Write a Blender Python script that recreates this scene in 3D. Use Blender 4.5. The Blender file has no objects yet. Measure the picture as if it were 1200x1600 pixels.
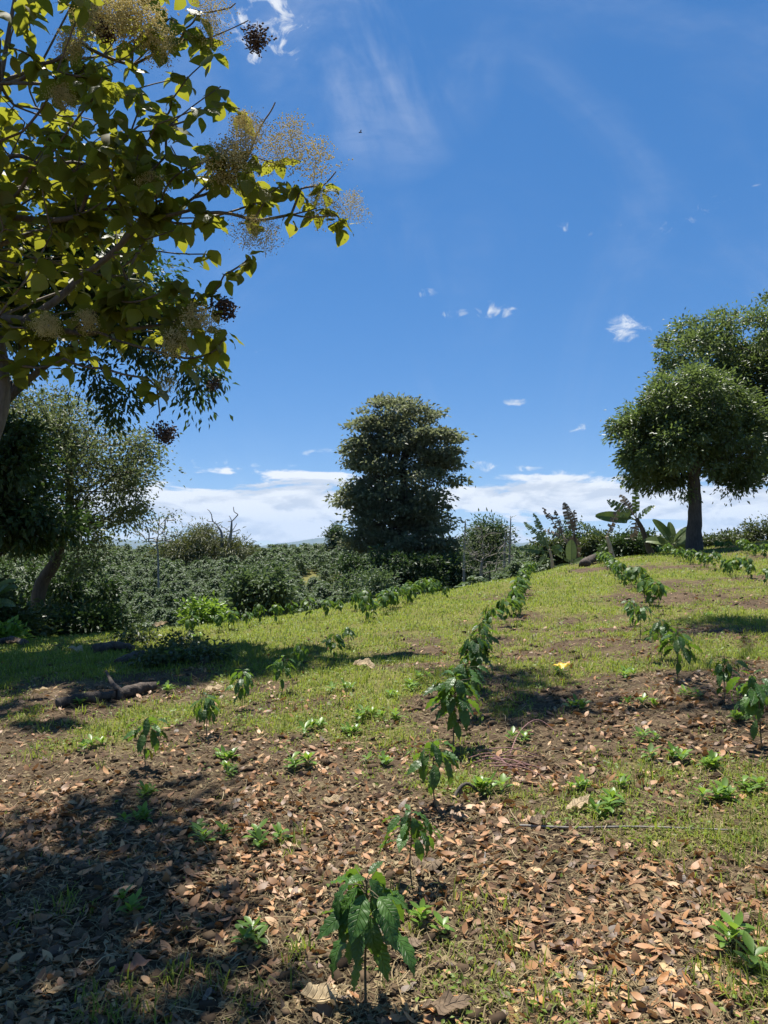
import bpy, math, random
import numpy as np
from mathutils import Matrix, Vector

random.seed(7)
rng = np.random.default_rng(7)
R = math.radians
scene = bpy.context.scene
col = scene.collection

# ------------------------------------------------------------------ camera
EYE = 1.45
PITCH = R(2.86)
cam_data = bpy.data.cameras.new('camera')
cam_data.sensor_fit = 'HORIZONTAL'
cam_data.sensor_width = 36.0
cam_data.lens = 36.0
cam_data.clip_start = 0.05
cam_data.clip_end = 60000
cam = bpy.data.objects.new('camera', cam_data)
col.objects.link(cam)
cam.rotation_euler = (R(90) + PITCH, 0, 0)
scene.camera = cam

# ------------------------------------------------------------------ light
SUN_EL, SUN_AZ = R(70), R(-24)
SUN_DIR = Vector((math.sin(SUN_AZ) * math.cos(SUN_EL), math.cos(SUN_AZ) * math.cos(SUN_EL), math.sin(SUN_EL)))
sun_data = bpy.data.lights.new('sun', 'SUN')
sun_data.energy = 5.0  # midday, high and clear
sun_data.angle = R(0.53)
sun_data.color = (1.0, 0.95, 0.87)
sun = bpy.data.objects.new('sun', sun_data)
col.objects.link(sun)
sun.rotation_euler = (-SUN_DIR).to_track_quat('-Z', 'Y').to_euler()
sun.location = SUN_DIR * 60

scene.view_settings.view_transform = 'Standard'
scene.view_settings.look = 'None'
scene.view_settings.exposure = 0.92
scene.view_settings.gamma = 1.0

world = bpy.data.worlds.new('World')
scene.world = world
world.use_nodes = True
W = world.node_tree
W.nodes.clear()

class NT:
    """small helper to write node trees"""
    def __init__(s, tree):
        s.t = tree
    def n(s, typ, **kw):
        nd = s.t.nodes.new(typ)
        for k, v in kw.items():
            setattr(nd, k, v)
        return nd
    def put(s, sock, v):
        if isinstance(v, bpy.types.NodeSocket):
            s.t.links.new(v, sock)
        elif v is not None:
            sock.default_value = v
    def math(s, op, a, b=None, c=None, clamp=False):
        nd = s.n('ShaderNodeMath', operation=op, use_clamp=clamp)
        s.put(nd.inputs[0], a)
        if b is not None: s.put(nd.inputs[1], b)
        if c is not None: s.put(nd.inputs[2], c)
        return nd.outputs[0]
    def vmath(s, op, a, b=None):
        nd = s.n('ShaderNodeVectorMath', operation=op)
        s.put(nd.inputs[0], a)
        if b is not None: s.put(nd.inputs[1], b)
        return nd.outputs['Value'] if op in ('DOT_PRODUCT', 'LENGTH', 'DISTANCE') else nd.outputs[0]
    def noise(s, vec, scale, detail=4, rough=0.55, dist=0.0):
        nd = s.n('ShaderNodeTexNoise')
        if vec is not None: s.put(nd.inputs['Vector'], vec)
        nd.inputs['Scale'].default_value = scale
        nd.inputs['Detail'].default_value = detail
        nd.inputs['Roughness'].default_value = rough
        nd.inputs['Distortion'].default_value = dist
        return nd.outputs['Fac']
    def ramp(s, fac, stops, interp='LINEAR'):
        nd = s.n('ShaderNodeValToRGB')
        cr = nd.color_ramp
        cr.interpolation = interp
        while len(cr.elements) < len(stops):
            cr.elements.new(0.5)
        for e, (p, c) in zip(cr.elements, stops):
            e.position = p
            e.color = (c, c, c, 1) if isinstance(c, (int, float)) else (*c, 1)
        s.put(nd.inputs[0], fac)
        return nd.outputs[0]
    def mix(s, fac, a, b, blend='MIX'):
        nd = s.n('ShaderNodeMix', data_type='RGBA', blend_type=blend)
        s.put(nd.inputs[0], fac)
        for i, v in ((6, a), (7, b)):
            s.put(nd.inputs[i], (*v, 1) if isinstance(v, tuple) and len(v) == 3 else v)
        return nd.outputs[2]
    def sstep(s, x, lo, hi):
        nd = s.n('ShaderNodeMapRange', interpolation_type='SMOOTHSTEP')
        s.put(nd.inputs[0], x)
        nd.inputs[1].default_value = lo
        nd.inputs[2].default_value = hi
        return nd.outputs[0]

def px_dir(px, py):
    cx, cy = (px - 600) / 1200, (800 - py) / 1200
    v = Vector((cx, math.cos(PITCH) - cy * math.sin(PITCH), math.sin(PITCH) + cy * math.cos(PITCH)))
    return v.normalized()

w = NT(W)
sky = w.n('ShaderNodeTexSky', sky_type='NISHITA')
sky.sun_disc = False
sky.sun_elevation = SUN_EL
sky.sun_rotation = SUN_AZ
sky.altitude = 1500
sky.air_density = 0.65
sky.dust_density = 0.15
sky.ozone_density = 2.5
gam = w.n('ShaderNodeGamma')
gam.inputs[1].default_value = 0.52
W.links.new(sky.outputs[0], gam.inputs[0])
hsv = w.n('ShaderNodeHueSaturation')
hsv.inputs['Hue'].default_value = 0.508
hsv.inputs['Saturation'].default_value = 1.86
hsv.inputs['Value'].default_value = 1.97
W.links.new(gam.outputs[0], hsv.inputs['Color'])
tc = w.n('ShaderNodeTexCoord').outputs['Generated']
dirv = w.vmath('NORMALIZE', tc)
sep = w.n('ShaderNodeSeparateXYZ')
W.links.new(dirv, sep.inputs[0])
dz = sep.outputs[2]
# cloud bank low over the horizon, all round
vm = w.n('ShaderNodeMapping')
vm.inputs['Scale'].default_value = (1, 1, 3.4)
vm.inputs['Location'].default_value = (0.35, 0.2, 0.0)
W.links.new(dirv, vm.inputs[0])
nz = w.noise(vm.outputs[0], 8.5, 10, 0.60, 0.5)
vm2 = w.n('ShaderNodeMapping')
vm2.inputs['Scale'].default_value = (1, 1, 3.4)
vm2.inputs['Location'].default_value = (0.35, 0.2, 0.030)
W.links.new(dirv, vm2.inputs[0])
nz_up = w.noise(vm2.outputs[0], 8.5, 10, 0.60, 0.5)
nfine = w.noise(vm.outputs[0], 24.0, 6, 0.6, 0.2)
elev = w.ramp(w.math('MULTIPLY_ADD', dz, 4.0, 0.1, clamp=True),
              [(0.0, 1.0), (0.32, 0.95), (0.47, 0.72), (0.60, 0.18), (0.74, 0.0)])
bank = w.math('ADD', w.math('MULTIPLY_ADD', nz, 2.3, -0.65), w.math('MULTIPLY', elev, 0.33))
bank = w.math('ADD', bank, w.math('MULTIPLY', w.math('SUBTRACT', nfine, 0.5), 0.45))

def spot(px, py, rx, ry, amp, rot=0.0):
    """density of one cloud seen in a given direction of the sky"""
    d = px_dir(px, py)
    t = Vector((0, 0, 1)).cross(d).normalized() * -1
    b = d.cross(t)
    if b.z < 0: b = -b
    t2 = t * math.cos(rot) + b * math.sin(rot)
    b2 = b * math.cos(rot) - t * math.sin(rot)
    a1 = w.math('DIVIDE', w.vmath('DOT_PRODUCT', w.vmath('SUBTRACT', dirv, tuple(d)), tuple(t2)), rx / 1200)
    a2 = w.math('DIVIDE', w.vmath('DOT_PRODUCT', w.vmath('SUBTRACT', dirv, tuple(d)), tuple(b2)), ry / 1200)
    r2 = w.math('ADD', w.math('MULTIPLY', a1, a1), w.math('MULTIPLY', a2, a2))
    front = w.math('GREATER_THAN', w.vmath('DOT_PRODUCT', dirv, tuple(d)), 0.3)
    m = w.math('MULTIPLY', w.math('SUBTRACT', 1.0, r2, clamp=True), front)
    return w.math('MULTIPLY', m, amp)

# the long white band and the blue gaps round it
for args in ((930, 782, 300, 27, 0.75, -0.05), (1160, 795, 160, 36, 0.6, 0.0), (330, 790, 260, 50, 0.36, 0.05),
             (450, 800, 170, 45, 0.36, 0.0), (1150, 832, 90, 22, 0.5, 0.35), (800, 838, 110, 16, 0.35, 0.1),
             (930, 826, 170, 12, -0.6, 0.06), (960, 725, 420, 20, -0.5, -0.04), (350, 748, 120, 9, -0.3, 0.0)):
    bank = w.math('ADD', bank, spot(*args))
bank_d = w.math('MULTIPLY', w.sstep(bank, 0.80, 1.04), w.sstep(elev, 0.02, 0.3))
# loose small clouds and wisps high up
wm = w.n('ShaderNodeMapping')
wm.inputs['Scale'].default_value = (1, 1, 1.5)
W.links.new(dirv, wm.inputs[0])
wisp = w.noise(wm.outputs[0], 34.0, 6, 0.62, 0.9)
small = 0.0
for args in ((980, 515, 40, 26, 0.70), (1052, 535, 48, 17, 0.85), (770, 484, 40, 16, 0.68), (712, 490, 26, 10, 0.75),
             (668, 460, 22, 10, 0.65), (805, 628, 22, 8, 0.75), (418, 552, 38, 6, 0.5), (412, 22, 75, 75, 0.85),
             (370, 726, 60, 12, 0.7), (740, 732, 50, 14, 0.7), (880, 742, 60, 10, 0.62), (810, 735, 60, 10, 0.5),
             (1130, 310, 130, 14, 0.42, 0.35), (930, 355, 70, 20, 0.42), (900, 668, 20, 12, 0.5)):
    small = w.math('MAXIMUM', small, spot(*args)) if not isinstance(small, float) else spot(*args)
small_d = w.math('MULTIPLY', w.sstep(w.math('ADD', small, w.math('MULTIPLY_ADD', wisp, 4.2, -2.1)), 0.42, 1.5), w.math('MULTIPLY', w.sstep(small, 0.0, 0.35), 0.85))
cm = w.n('ShaderNodeMapping')
cm.inputs['Scale'].default_value = (1.0, 1.6, 0.7)
cm.inputs['Rotation'].default_value = (0.2, 0.5, 0.5)
W.links.new(dirv, cm.inputs[0])
cir = w.noise(cm.outputs[0], 3.2, 7, 0.6, 1.2)
cir_d = w.math('MULTIPLY', w.sstep(cir, 0.44, 0.86), 0.13)
veil = w.math('MULTIPLY', spot(585, 60, 190, 190, 0.55), w.sstep(w.noise(cm.outputs[0], 5.5, 7, 0.6, 0.8), 0.36, 0.72))
cir_d = w.math('MAXIMUM', cir_d, w.math('MULTIPLY', veil, 0.45))
dens = w.math('MAXIMUM', w.math('MAXIMUM', bank_d, small_d), cir_d)
shade = w.ramp(w.math('ADD', w.math('MULTIPLY', w.math('SUBTRACT', nz, nz_up), 2.2), w.math('MULTIPLY_ADD', nfine, 0.35, 0.32)),
               [(0.30, (4.2, 4.6, 5.2)), (0.58, (6.1, 6.3, 6.5))])
skyc = w.mix(dens, hsv.outputs[0], shade)
bg = w.n('ShaderNodeBackground')
bg.inputs['Strength'].default_value = 0.087
W.links.new(skyc, bg.inputs[0])
wo = w.n('ShaderNodeOutputWorld')
W.links.new(bg.outputs[0], wo.inputs[0])

scene.cycles.use_denoising = True
scene.cycles.max_bounces = 5
scene.cycles.diffuse_bounces = 3
scene.cycles.glossy_bounces = 2
scene.cycles.transmission_bounces = 4
scene.cycles.sample_clamp_indirect = 6.0

# ------------------------------------------------------------------ terrain
TH = R(12)
CT, ST = math.cos(TH), math.sin(TH)

def uv2xy(u, v):
    return u * CT + v * ST, -u * ST + v * CT

def _hash(i, j, s):
    h = (i.astype(np.int64) * 374761393 + j.astype(np.int64) * 668265263 + s * 1442695041) & 0x7fffffff
    h = ((h ^ (h >> 13)) * 1274126177) & 0x7fffffff
    return ((h ^ (h >> 16)) & 0xffff) / 65535.0

def vnoise(x, y, s=0):
    x = np.asarray(x, float); y = np.asarray(y, float)
    i = np.floor(x); j = np.floor(y)
    fx = x - i; fy = y - j
    fx = fx * fx * (3 - 2 * fx); fy = fy * fy * (3 - 2 * fy)
    a = _hash(i, j, s); b = _hash(i + 1, j, s); c = _hash(i, j + 1, s); d = _hash(i + 1, j + 1, s)
    return (a * (1 - fx) + b * fx) * (1 - fy) + (c * (1 - fx) + d * fx) * fy

def fbm(x, y, s=0, o=4):
    t = 0; a = 0.5
    for k in range(o):
        t = t + a * vnoise(np.asarray(x) * 2 ** k, np.asarray(y) * 2 ** k, s + k)
        a *= 0.5
    return t

EX = [-200, -60, -12, -5.6, -2, 2, 6, 12, 20, 60, 200]
EY = [4, 7, 10.6, 12.4, 14.4, 19.0, 26, 31, 35, 44, 60]
HYs = [-50, 0, 20, 30, 45, 80, 95, 130, 400, 1500, 9000]
HZs = [-12, -8, -5.0, -4.3, -3.1, 0.25, 0.1, -6, -60, -150, -200]

def edge(x, y):
    return y - np.interp(x, EX, EY)

def H(x, y):
    x = np.asarray(x, float); y = np.asarray(y, float)
    u = x * CT - y * ST; v = x * ST + y * CT
    z = 0.040 * v + np.where(u > 0, 0.06 * u, 0.03 * u)
    e = edge(x, y)
    z = z - 0.16 * (e + np.sqrt(e * e + 4))
    r = np.sqrt(x * x + y * y)
    fade = np.clip(1 - (r - 30) / 60, 0, 1)
    z = z + fade * ((vnoise(x * 0.7, y * 0.7, 3) - 0.5) * 0.10 + (vnoise(x * 1.9, y * 1.9, 5) - 0.5) * 0.03)
    zh = np.interp(y, HYs, HZs) + (vnoise(x * 0.05, y * 0.05, 9) - 0.5) * 0.8
    k = 0.8
    far = np.clip((r - 90) / 200, 0, 1)
    d = z - zh
    m = 0.5 * (z + zh + np.sqrt(d * d + k * k)) - 0.0
    # behind the viewer and to the sides the hill just goes on
    z = np.where(y > 12, m, z)
    z = np.where(y > 12, z, np.maximum(z, -12 - 0 * z))
    z = np.clip(z, -250, 14 - 6 * far)
    return z

H0 = float(H(0.0, 0.0))
CAMZ = H0 + EYE
cam.location = (0, 0, CAMZ)

def at(px, py, d):
    """point at forward distance d on the sight line through a photo position"""
    v = px_dir(px, py)
    k = d / v.y
    return Vector((v.x * k, d, CAMZ + v.z * k))

def ground_hit(px, py, dmax=120):
    v = px_dir(px, py)
    d = 1.5
    while d < dmax:
        k = d / v.y
        if CAMZ + v.z * k <= float(H(v.x * k, d)):
            break
        d *= 1.01
    k = d / v.y
    return Vector((v.x * k, d, float(H(v.x * k, d))))

def gp(x, y, dz=0.0):
    return Vector((x, y, float(H(x, y)) + dz))

# ------------------------------------------------------------------ helpers
def mesh_np(name, V, F, var=None, smooth=False, uv=None):
    V = np.ascontiguousarray(V, dtype=np.float32); F = np.ascontiguousarray(F, dtype=np.int32)
    k = F.shape[1]
    me = bpy.data.meshes.new(name)
    me.vertices.add(len(V)); me.vertices.foreach_set('co', V.ravel())
    me.loops.add(F.size); me.loops.foreach_set('vertex_index', F.ravel())
    me.polygons.add(len(F))
    me.polygons.foreach_set('loop_start', np.arange(0, F.size, k, dtype=np.int32))
    if smooth:
        me.polygons.foreach_set('use_smooth', np.ones(len(F), dtype=bool))
    if var is not None:
        a = me.attributes.new('var', 'FLOAT', 'POINT')
        a.data.foreach_set('value', np.ascontiguousarray(var, dtype=np.float32))
    if uv is not None:
        a = me.attributes.new('luv', 'FLOAT_VECTOR', 'POINT')
        a.data.foreach_set('vector', np.ascontiguousarray(uv, dtype=np.float32).ravel())
    me.update(calc_edges=True)
    me.validate()
    return me

def obj(name, me, mat=None, parent=None, mtx=None, kind=None):
    o = bpy.data.objects.new(name, me)
    col.objects.link(o)
    if mat is not None and me is not None and not me.materials:
        me.materials.append(mat)
    if parent is not None: o.parent = parent
    if mtx is not None: o.matrix_basis = mtx
    if kind: o['kind'] = kind
    return o

def tag(o, label=None, cat=None, group=None, kind=None):
    if label: o['label'] = label
    if cat: o['category'] = cat
    if group: o['group'] = group
    if kind: o['kind'] = kind
    return o

def thing(name, label, cat, loc=(0, 0, 0), rz=0.0, group=None, scale=1.0):
    o = bpy.data.objects.new(name, None)
    o.empty_display_size = 0.2
    col.objects.link(o)
    o.location = loc; o.rotation_euler = (0, 0, rz)
    if scale != 1.0: o.scale = (scale,) * 3
    return tag(o, label, cat, group)

class Bag:
    """collects vertices and triangles for one mesh"""
    def __init__(s):
        s.V = []; s.F = []; s.A = []; s.n = 0
    def add(s, V, F, a=0.5):
        V = np.asarray(V, float); F = np.asarray(F, int)
        s.V.append(V); s.F.append(F + s.n); s.n += len(V)
        s.A.append(np.full(len(V), a) if np.isscalar(a) else np.asarray(a, float))
    def mesh(s, name, smooth=False):
        return mesh_np(name, np.concatenate(s.V), np.concatenate(s.F), np.concatenate(s.A), smooth)

def tube(bag, P, rad, sides=6, a=0.5, cap=True, rough=0.0):
    P = np.asarray(P, float); n = len(P)
    rad = np.asarray(rad, float) * np.ones(n)
    T = np.gradient(P, axis=0)
    T /= np.linalg.norm(T, axis=1)[:, None] + 1e-9
    ref = np.array([0.0, 0, 1]) if abs(T[0][2]) < 0.9 else np.array([1.0, 0, 0])
    N = np.cross(T, ref); N /= np.linalg.norm(N, axis=1)[:, None] + 1e-9
    for i in range(1, n):
        v = N[i - 1] - T[i] * np.dot(N[i - 1], T[i])
        N[i] = v / (np.linalg.norm(v) + 1e-9)
    B = np.cross(T, N)
    an = np.linspace(0, 2 * np.pi, sides, endpoint=False)
    rr = rad[:, None] * np.ones((1, sides))
    if rough: rr = rr * (1 + rough * (rng.random((n, sides)) - 0.5) * 2)
    V = P[:, None, :] + rr[..., None] * (np.cos(an)[None, :, None] * N[:, None, :] + np.sin(an)[None, :, None] * B[:, None, :])
    V = V.reshape(-1, 3)
    F = []
    for i in range(n - 1):
        for j in range(sides):
            p, q = i * sides + j, i * sides + (j + 1) % sides
            F += [(p, q, q + sides), (p, q + sides, p + sides)]
    if cap:
        V = np.concatenate([V, P[:1], P[-1:]])
        c0, c1 = n * sides, n * sides + 1
        for j in range(sides):
            F.append((c0, (j + 1) % sides, j))
            F.append((c1, (n - 1) * sides + j, (n - 1) * sides + (j + 1) % sides))
    bag.add(V, F, a)

def unit(v):
    return v / (np.linalg.norm(v, axis=-1, keepdims=True) + 1e-9)

def leaf_diamonds(pos, axis, nrm, L, Wd, fold=0.25, var=None, wide=0.45):
    """two-triangle folded leaves"""
    n = len(pos)
    axis = unit(axis); side = unit(np.cross(axis, nrm)); up = np.cross(side, axis)
    L = (np.ones(n) * L)[:, None]; Wd = (np.ones(n) * Wd)[:, None]
    b = pos
    tip = pos + axis * L - up * L * 0.12
    mid = pos + axis * L * wide
    l = mid - side * Wd * 0.5 + up * Wd * fold
    r = mid + side * Wd * 0.5 + up * Wd * fold
    V = np.stack([b, l, tip, r], 1).reshape(-1, 3)
    i = np.arange(n)[:, None] * 4
    F = np.concatenate([i + np.array([[0, 2, 1]]), i + np.array([[0, 3, 2]])])
    if var is None: var = rng.random(n)
    return V, F, np.repeat(var, 4)

def leaf_grid(L, Wd, droop=0.6, fold=0.2, wave=0.0, nwave=6, nu=2, nv=7, tip=1.0, twist=0.0, curl=0.0, base_w=0.8, lobes=0.0):
    """one leaf blade, base at the origin, along +Y, upper side +Z"""
    t = np.linspace(0, 1, nv + 1); s = np.linspace(-1, 1, 2 * nu + 1)
    dl = L / nv
    phi = -droop * t
    y = np.concatenate([[0], np.cumsum(np.cos(phi[:-1]) * dl)])
    z = np.concatenate([[0], np.cumsum(np.sin(phi[:-1]) * dl)])
    wd = Wd / 2 * np.sin(np.pi * np.clip(t, 0.012, 0.995) ** base_w) ** 0.85
    if tip > 0: wd = wd * (1 - 0.55 * np.clip((t - 0.72) / 0.28, 0, 1) ** 1.2 * tip)
    if lobes: wd = wd * (1 + lobes * np.sin(t * 40))
    X = s[None, :] * wd[:, None]
    up = fold * np.abs(X) - curl * X * X / (Wd * 0.5) \
        + wave * np.sin(2 * np.pi * nwave * t)[:, None] * np.abs(s)[None, :] * (wd / (Wd / 2))[:, None]
    tw = twist * t
    Xr = X * np.cos(tw)[:, None] - up * np.sin(tw)[:, None]
    Ur = X * np.sin(tw)[:, None] + up * np.cos(tw)[:, None]
    V = np.stack([Xr, y[:, None] + Ur * np.sin(-phi)[:, None], z[:, None] + Ur * np.cos(phi)[:, None]], -1).reshape(-1, 3)
    UV = np.stack(np.broadcast_arrays(s[None, :], t[:, None], 0 * X), -1).reshape(-1, 3)
    m = 2 * nu + 1
    F = []
    for i in range(nv):
        for j in range(m - 1):
            p = i * m + j
            F.append((p, p + 1, p + m + 1)); F.append((p, p + m + 1, p + m))
    return V, np.array(F), UV

def place(V, M):
    A = np.array(M)
    return V @ A[:3, :3].T + A[:3, 3]

def frame(pos, yaw, pitch=0.0, roll=0.0, s=1.0):
    """leaf pointing along yaw (0 = +Y, clockwise from above), pitch up positive"""
    return (Matrix.Translation(pos) @ Matrix.Rotation(-yaw, 4, 'Z') @ Matrix.Rotation(pitch, 4, 'X')
            @ Matrix.Rotation(roll, 4, 'Y') @ Matrix.Diagonal((s, s, s, 1)))

# ------------------------------------------------------------------ materials
def mat_base(name):
    m = bpy.data.materials.new(name); m.use_nodes = True
    m.node_tree.nodes.clear()
    k = NT(m.node_tree)
    out = k.n('ShaderNodeOutputMaterial')
    return m, k, out

def leaf_mat(name, dark, light, trans, tw=0.35, rough=0.42, veins=False, rnd=False, third=None, spec=0.5, speck=0.0):
    m, k, out = mat_base(name)
    var = k.n('ShaderNodeAttribute', attribute_name='var').outputs['Fac']
    if rnd:
        var = k.math('FRACT', k.math('ADD', var, k.n('ShaderNodeObjectInfo').outputs['Random']))
    g = k.n('ShaderNodeNewGeometry')
    nz_ = k.noise(g.outputs['Position'], 9.0, 3)
    v2 = k.math('ADD', k.math('MULTIPLY', var, 0.75), k.math('MULTIPLY', nz_, 0.3), clamp=True)
    stops = [(0.1, dark), (0.8, light)] + ([(0.97, third)] if third else [])
    c = k.ramp(v2, stops)
    if speck:
        sn = k.sstep(k.noise(g.outputs['Position'], 70.0, 5, 0.7), 0.42, 0.66)
        c = k.mix(k.math('MULTIPLY', sn, speck), c, tuple(q * 0.45 for q in dark))
    p = k.n('ShaderNodeBsdfPrincipled')
    p.inputs['Roughness'].default_value = rough
    p.inputs['Specular IOR Level'].default_value = spec
    tcol = k.mix(0.5, c, trans)
    if veins:
        luv = k.n('ShaderNodeAttribute', attribute_name='luv').outputs['Vector']
        sp = k.n('ShaderNodeSeparateXYZ'); k.put(sp.inputs[0], luv)
        ab = k.math('ABSOLUTE', sp.outputs[0])
        st = k.math('FRACT', k.math('MULTIPLY', k.math('SUBTRACT', sp.outputs[1], k.math('MULTIPLY', ab, 0.16)), veins))
        ln = k.sstep(k.math('ABSOLUTE', k.math('SUBTRACT', st, 0.5)), 0.36, 0.5)
        mid = k.math('SUBTRACT', 1.0, k.sstep(ab, 0.02, 0.10))
        vein = k.math('MAXIMUM', k.math('MULTIPLY', ln, 0.6), mid)
        c = k.mix(k.math('MULTIPLY', vein, 0.22), c, light)
        bm = k.n('ShaderNodeBump'); bm.inputs['Strength'].default_value = 0.7; bm.inputs['Distance'].default_value = 0.01
        k.put(bm.inputs['Height'], k.math('SUBTRACT', 1.0, vein)); k.put(p.inputs['Normal'], bm.outputs[0])
    k.put(p.inputs['Base Color'], c)
    t = k.n('ShaderNodeBsdfTranslucent')
    k.put(t.inputs['Color'], tcol)
    ms = k.n('ShaderNodeMixShader'); ms.inputs[0].default_value = tw
    k.put(ms.inputs[1], p.outputs[0]); k.put(ms.inputs[2], t.outputs[0])
    k.put(out.inputs[0], ms.outputs[0])
    return m

def bark_mat(name, c1, c2, scale=6.0, bump=0.6, zs=0.25):
    m, k, out = mat_base(name)
    tcn = k.n('ShaderNodeTexCoord').outputs['Object']
    mp = k.n('ShaderNodeMapping'); mp.inputs['Scale'].default_value = (1, 1, zs); k.put(mp.inputs[0], tcn)
    n1 = k.noise(mp.outputs[0], scale * 4, 6, 0.65)
    n2 = k.noise(tcn, scale * 0.5, 3)
    c = k.ramp(k.math('ADD', k.math('MULTIPLY', n1, 0.6), k.math('MULTIPLY', n2, 0.4)), [(0.34, c1), (0.64, c2)])
    p = k.n('ShaderNodeBsdfPrincipled'); p.inputs['Roughness'].default_value = 0.85
    k.put(p.inputs['Base Color'], c)
    bm = k.n('ShaderNodeBump'); bm.inputs['Strength'].default_value = bump; bm.inputs['Distance'].default_value = 0.02
    k.put(bm.inputs['Height'], n1); k.put(p.inputs['Normal'], bm.outputs[0])
    k.put(out.inputs[0], p.outputs[0])
    return m

M = {}
M['teak'] = leaf_mat('teak_leaf', (0.050, 0.058, 0.012), (0.115, 0.135, 0.022), (0.60, 0.60, 0.04), 0.48, 0.5, veins=9, rnd=True, third=(0.16, 0.12, 0.03), spec=0.35)
M['teak2'] = leaf_mat('teak_leaf_mass', (0.050, 0.058, 0.012), (0.115, 0.135, 0.022), (0.60, 0.60, 0.04), 0.48, 0.5, third=(0.16, 0.12, 0.03), spec=0.35)
M['coffee'] = leaf_mat('coffee_leaf', (0.026, 0.075, 0.014), (0.075, 0.170, 0.026), (0.30, 0.48, 0.03), 0.34, 0.42, veins=10, rnd=True, spec=0.5)
M['yellowing'] = leaf_mat('yellowing_leaf', (0.20, 0.17, 0.02), (0.38, 0.32, 0.03), (0.6, 0.5, 0.03), 0.35, 0.4, veins=10)
M['coffee_far'] = leaf_mat('coffee_leaf_mass', (0.024, 0.064, 0.013), (0.080, 0.155, 0.026), (0.30, 0.46, 0.04), 0.34, 0.5, rnd=True, spec=0.3)
M['bush'] = leaf_mat('coffee_bush_leaf', (0.036, 0.066, 0.028), (0.110, 0.155, 0.070), (0.20, 0.30, 0.07), 0.28, 0.55, spec=0.3)
M['ceiba'] = leaf_mat('spreading_tree_leaf', (0.052, 0.076, 0.042), (0.170, 0.190, 0.100), (0.32, 0.35, 0.15), 0.44, 0.5, spec=0.4)
M['mango'] = leaf_mat('glossy_tree_leaf', (0.036, 0.064, 0.022), (0.120, 0.158, 0.056), (0.27, 0.38, 0.07), 0.36, 0.42, spec=0.45)
M['grey'] = leaf_mat('fine_tree_leaf', (0.048, 0.072, 0.032), (0.125, 0.155, 0.075), (0.24, 0.30, 0.08), 0.36, 0.5, spec=0.3)
M['dark'] = leaf_mat('dark_tree_leaf', (0.018, 0.040, 0.012), (0.055, 0.090, 0.026), (0.12, 0.22, 0.04), 0.26, 0.5, spec=0.35)
M['shrub'] = leaf_mat('shrub_leaf', (0.022, 0.042, 0.012), (0.070, 0.095, 0.028), (0.20, 0.26, 0.05), 0.28, 0.45)
M['yellowgreen'] = leaf_mat('bamboo_leaf', (0.040, 0.055, 0.014), (0.110, 0.120, 0.030), (0.22, 0.25, 0.05), 0.28, 0.5)
M['weed'] = leaf_mat('weed_leaf', (0.070, 0.145, 0.018), (0.160, 0.280, 0.036), (0.45, 0.65, 0.06), 0.38, 0.40, rnd=True)
M['weed2'] = leaf_mat('creeper_leaf', (0.055, 0.095, 0.016), (0.190, 0.270, 0.040), (0.45, 0.58, 0.06), 0.35, 0.5, spec=0.3)
M['grass'] = leaf_mat('grass_blade', (0.060, 0.100, 0.018), (0.235, 0.285, 0.045), (0.52, 0.62, 0.06), 0.38, 0.55, third=(0.42, 0.34, 0.17), spec=0.25)
M['litter'] = leaf_mat('dry_leaf', (0.10, 0.060, 0.038), (0.40, 0.215, 0.125), (0.42, 0.20, 0.09), 0.16, 0.55, rnd=True, third=(0.46, 0.33, 0.22))
M['litter_tan'] = leaf_mat('dry_leaf_tan', (0.38, 0.235, 0.105), (0.60, 0.41, 0.20), (0.6, 0.36, 0.13), 0.16, 0.5, rnd=True, speck=.5, spec=.3)
M['litter_orange'] = leaf_mat('dry_leaf_orange', (0.34, 0.150, 0.055), (0.58, 0.285, 0.105), (0.6, 0.26, 0.06), 0.16, 0.5, rnd=True, speck=.5, spec=.3)
M['litter_grey'] = leaf_mat('dry_leaf_grey', (0.060, 0.042, 0.029), (0.18, 0.130, 0.092), (0.2, 0.13, 0.09), 0.1, 0.6, rnd=True)
M['litter_mass'] = leaf_mat('dry_leaf_mass', (0.050, 0.034, 0.022), (0.44, 0.225, 0.095), (0.5, 0.24, 0.07), 0.14, 0.55, third=(0.56, 0.39, 0.20))
M['soil'] = leaf_mat('soil_crumb', (0.035, 0.024, 0.016), (0.130, 0.090, 0.055), (0.1, 0.07, 0.04), 0.0, 0.95, spec=0.1)
M['straw'] = leaf_mat('straw_crumbs', (0.10, 0.080, 0.040), (0.30, 0.225, 0.120), (0.3, 0.22, 0.1), 0.14, 0.7, third=(0.44, 0.36, 0.22), spec=0.15)
M['bigleaf'] = leaf_mat('dry_broad_leaf', (0.34, 0.25, 0.14), (0.52, 0.40, 0.24), (0.5, 0.36, 0.18), 0.15, 0.7, veins=8, rnd=True, speck=.55, spec=.2)
M['greyleaf'] = leaf_mat('grey_broad_leaf', (0.14, 0.098, 0.062), (0.26, 0.19, 0.125), (0.3, 0.2, 0.11), 0.1, 0.75, veins=8, rnd=True, speck=.75, spec=.15)
M['yellowleaf'] = leaf_mat('yellow_leaf', (0.62, 0.42, 0.02), (0.75, 0.52, 0.03), (0.8, 0.5, 0.02), 0.25, 0.5)
M['banana'] = leaf_mat('banana_leaf', (0.030, 0.060, 0.014), (0.085, 0.140, 0.035), (0.26, 0.36, 0.05), 0.30, 0.38)
M['banana_pale'] = leaf_mat('banana_pale_leaf', (0.07, 0.11, 0.035), (0.17, 0.22, 0.07), (0.30, 0.38, 0.08), 0.3, 0.4)
M['banana_dry'] = leaf_mat('banana_dry_leaf', (0.05, 0.038, 0.026), (0.20, 0.155, 0.10), (0.25, 0.18, 0.1), 0.18, 0.7)
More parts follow.
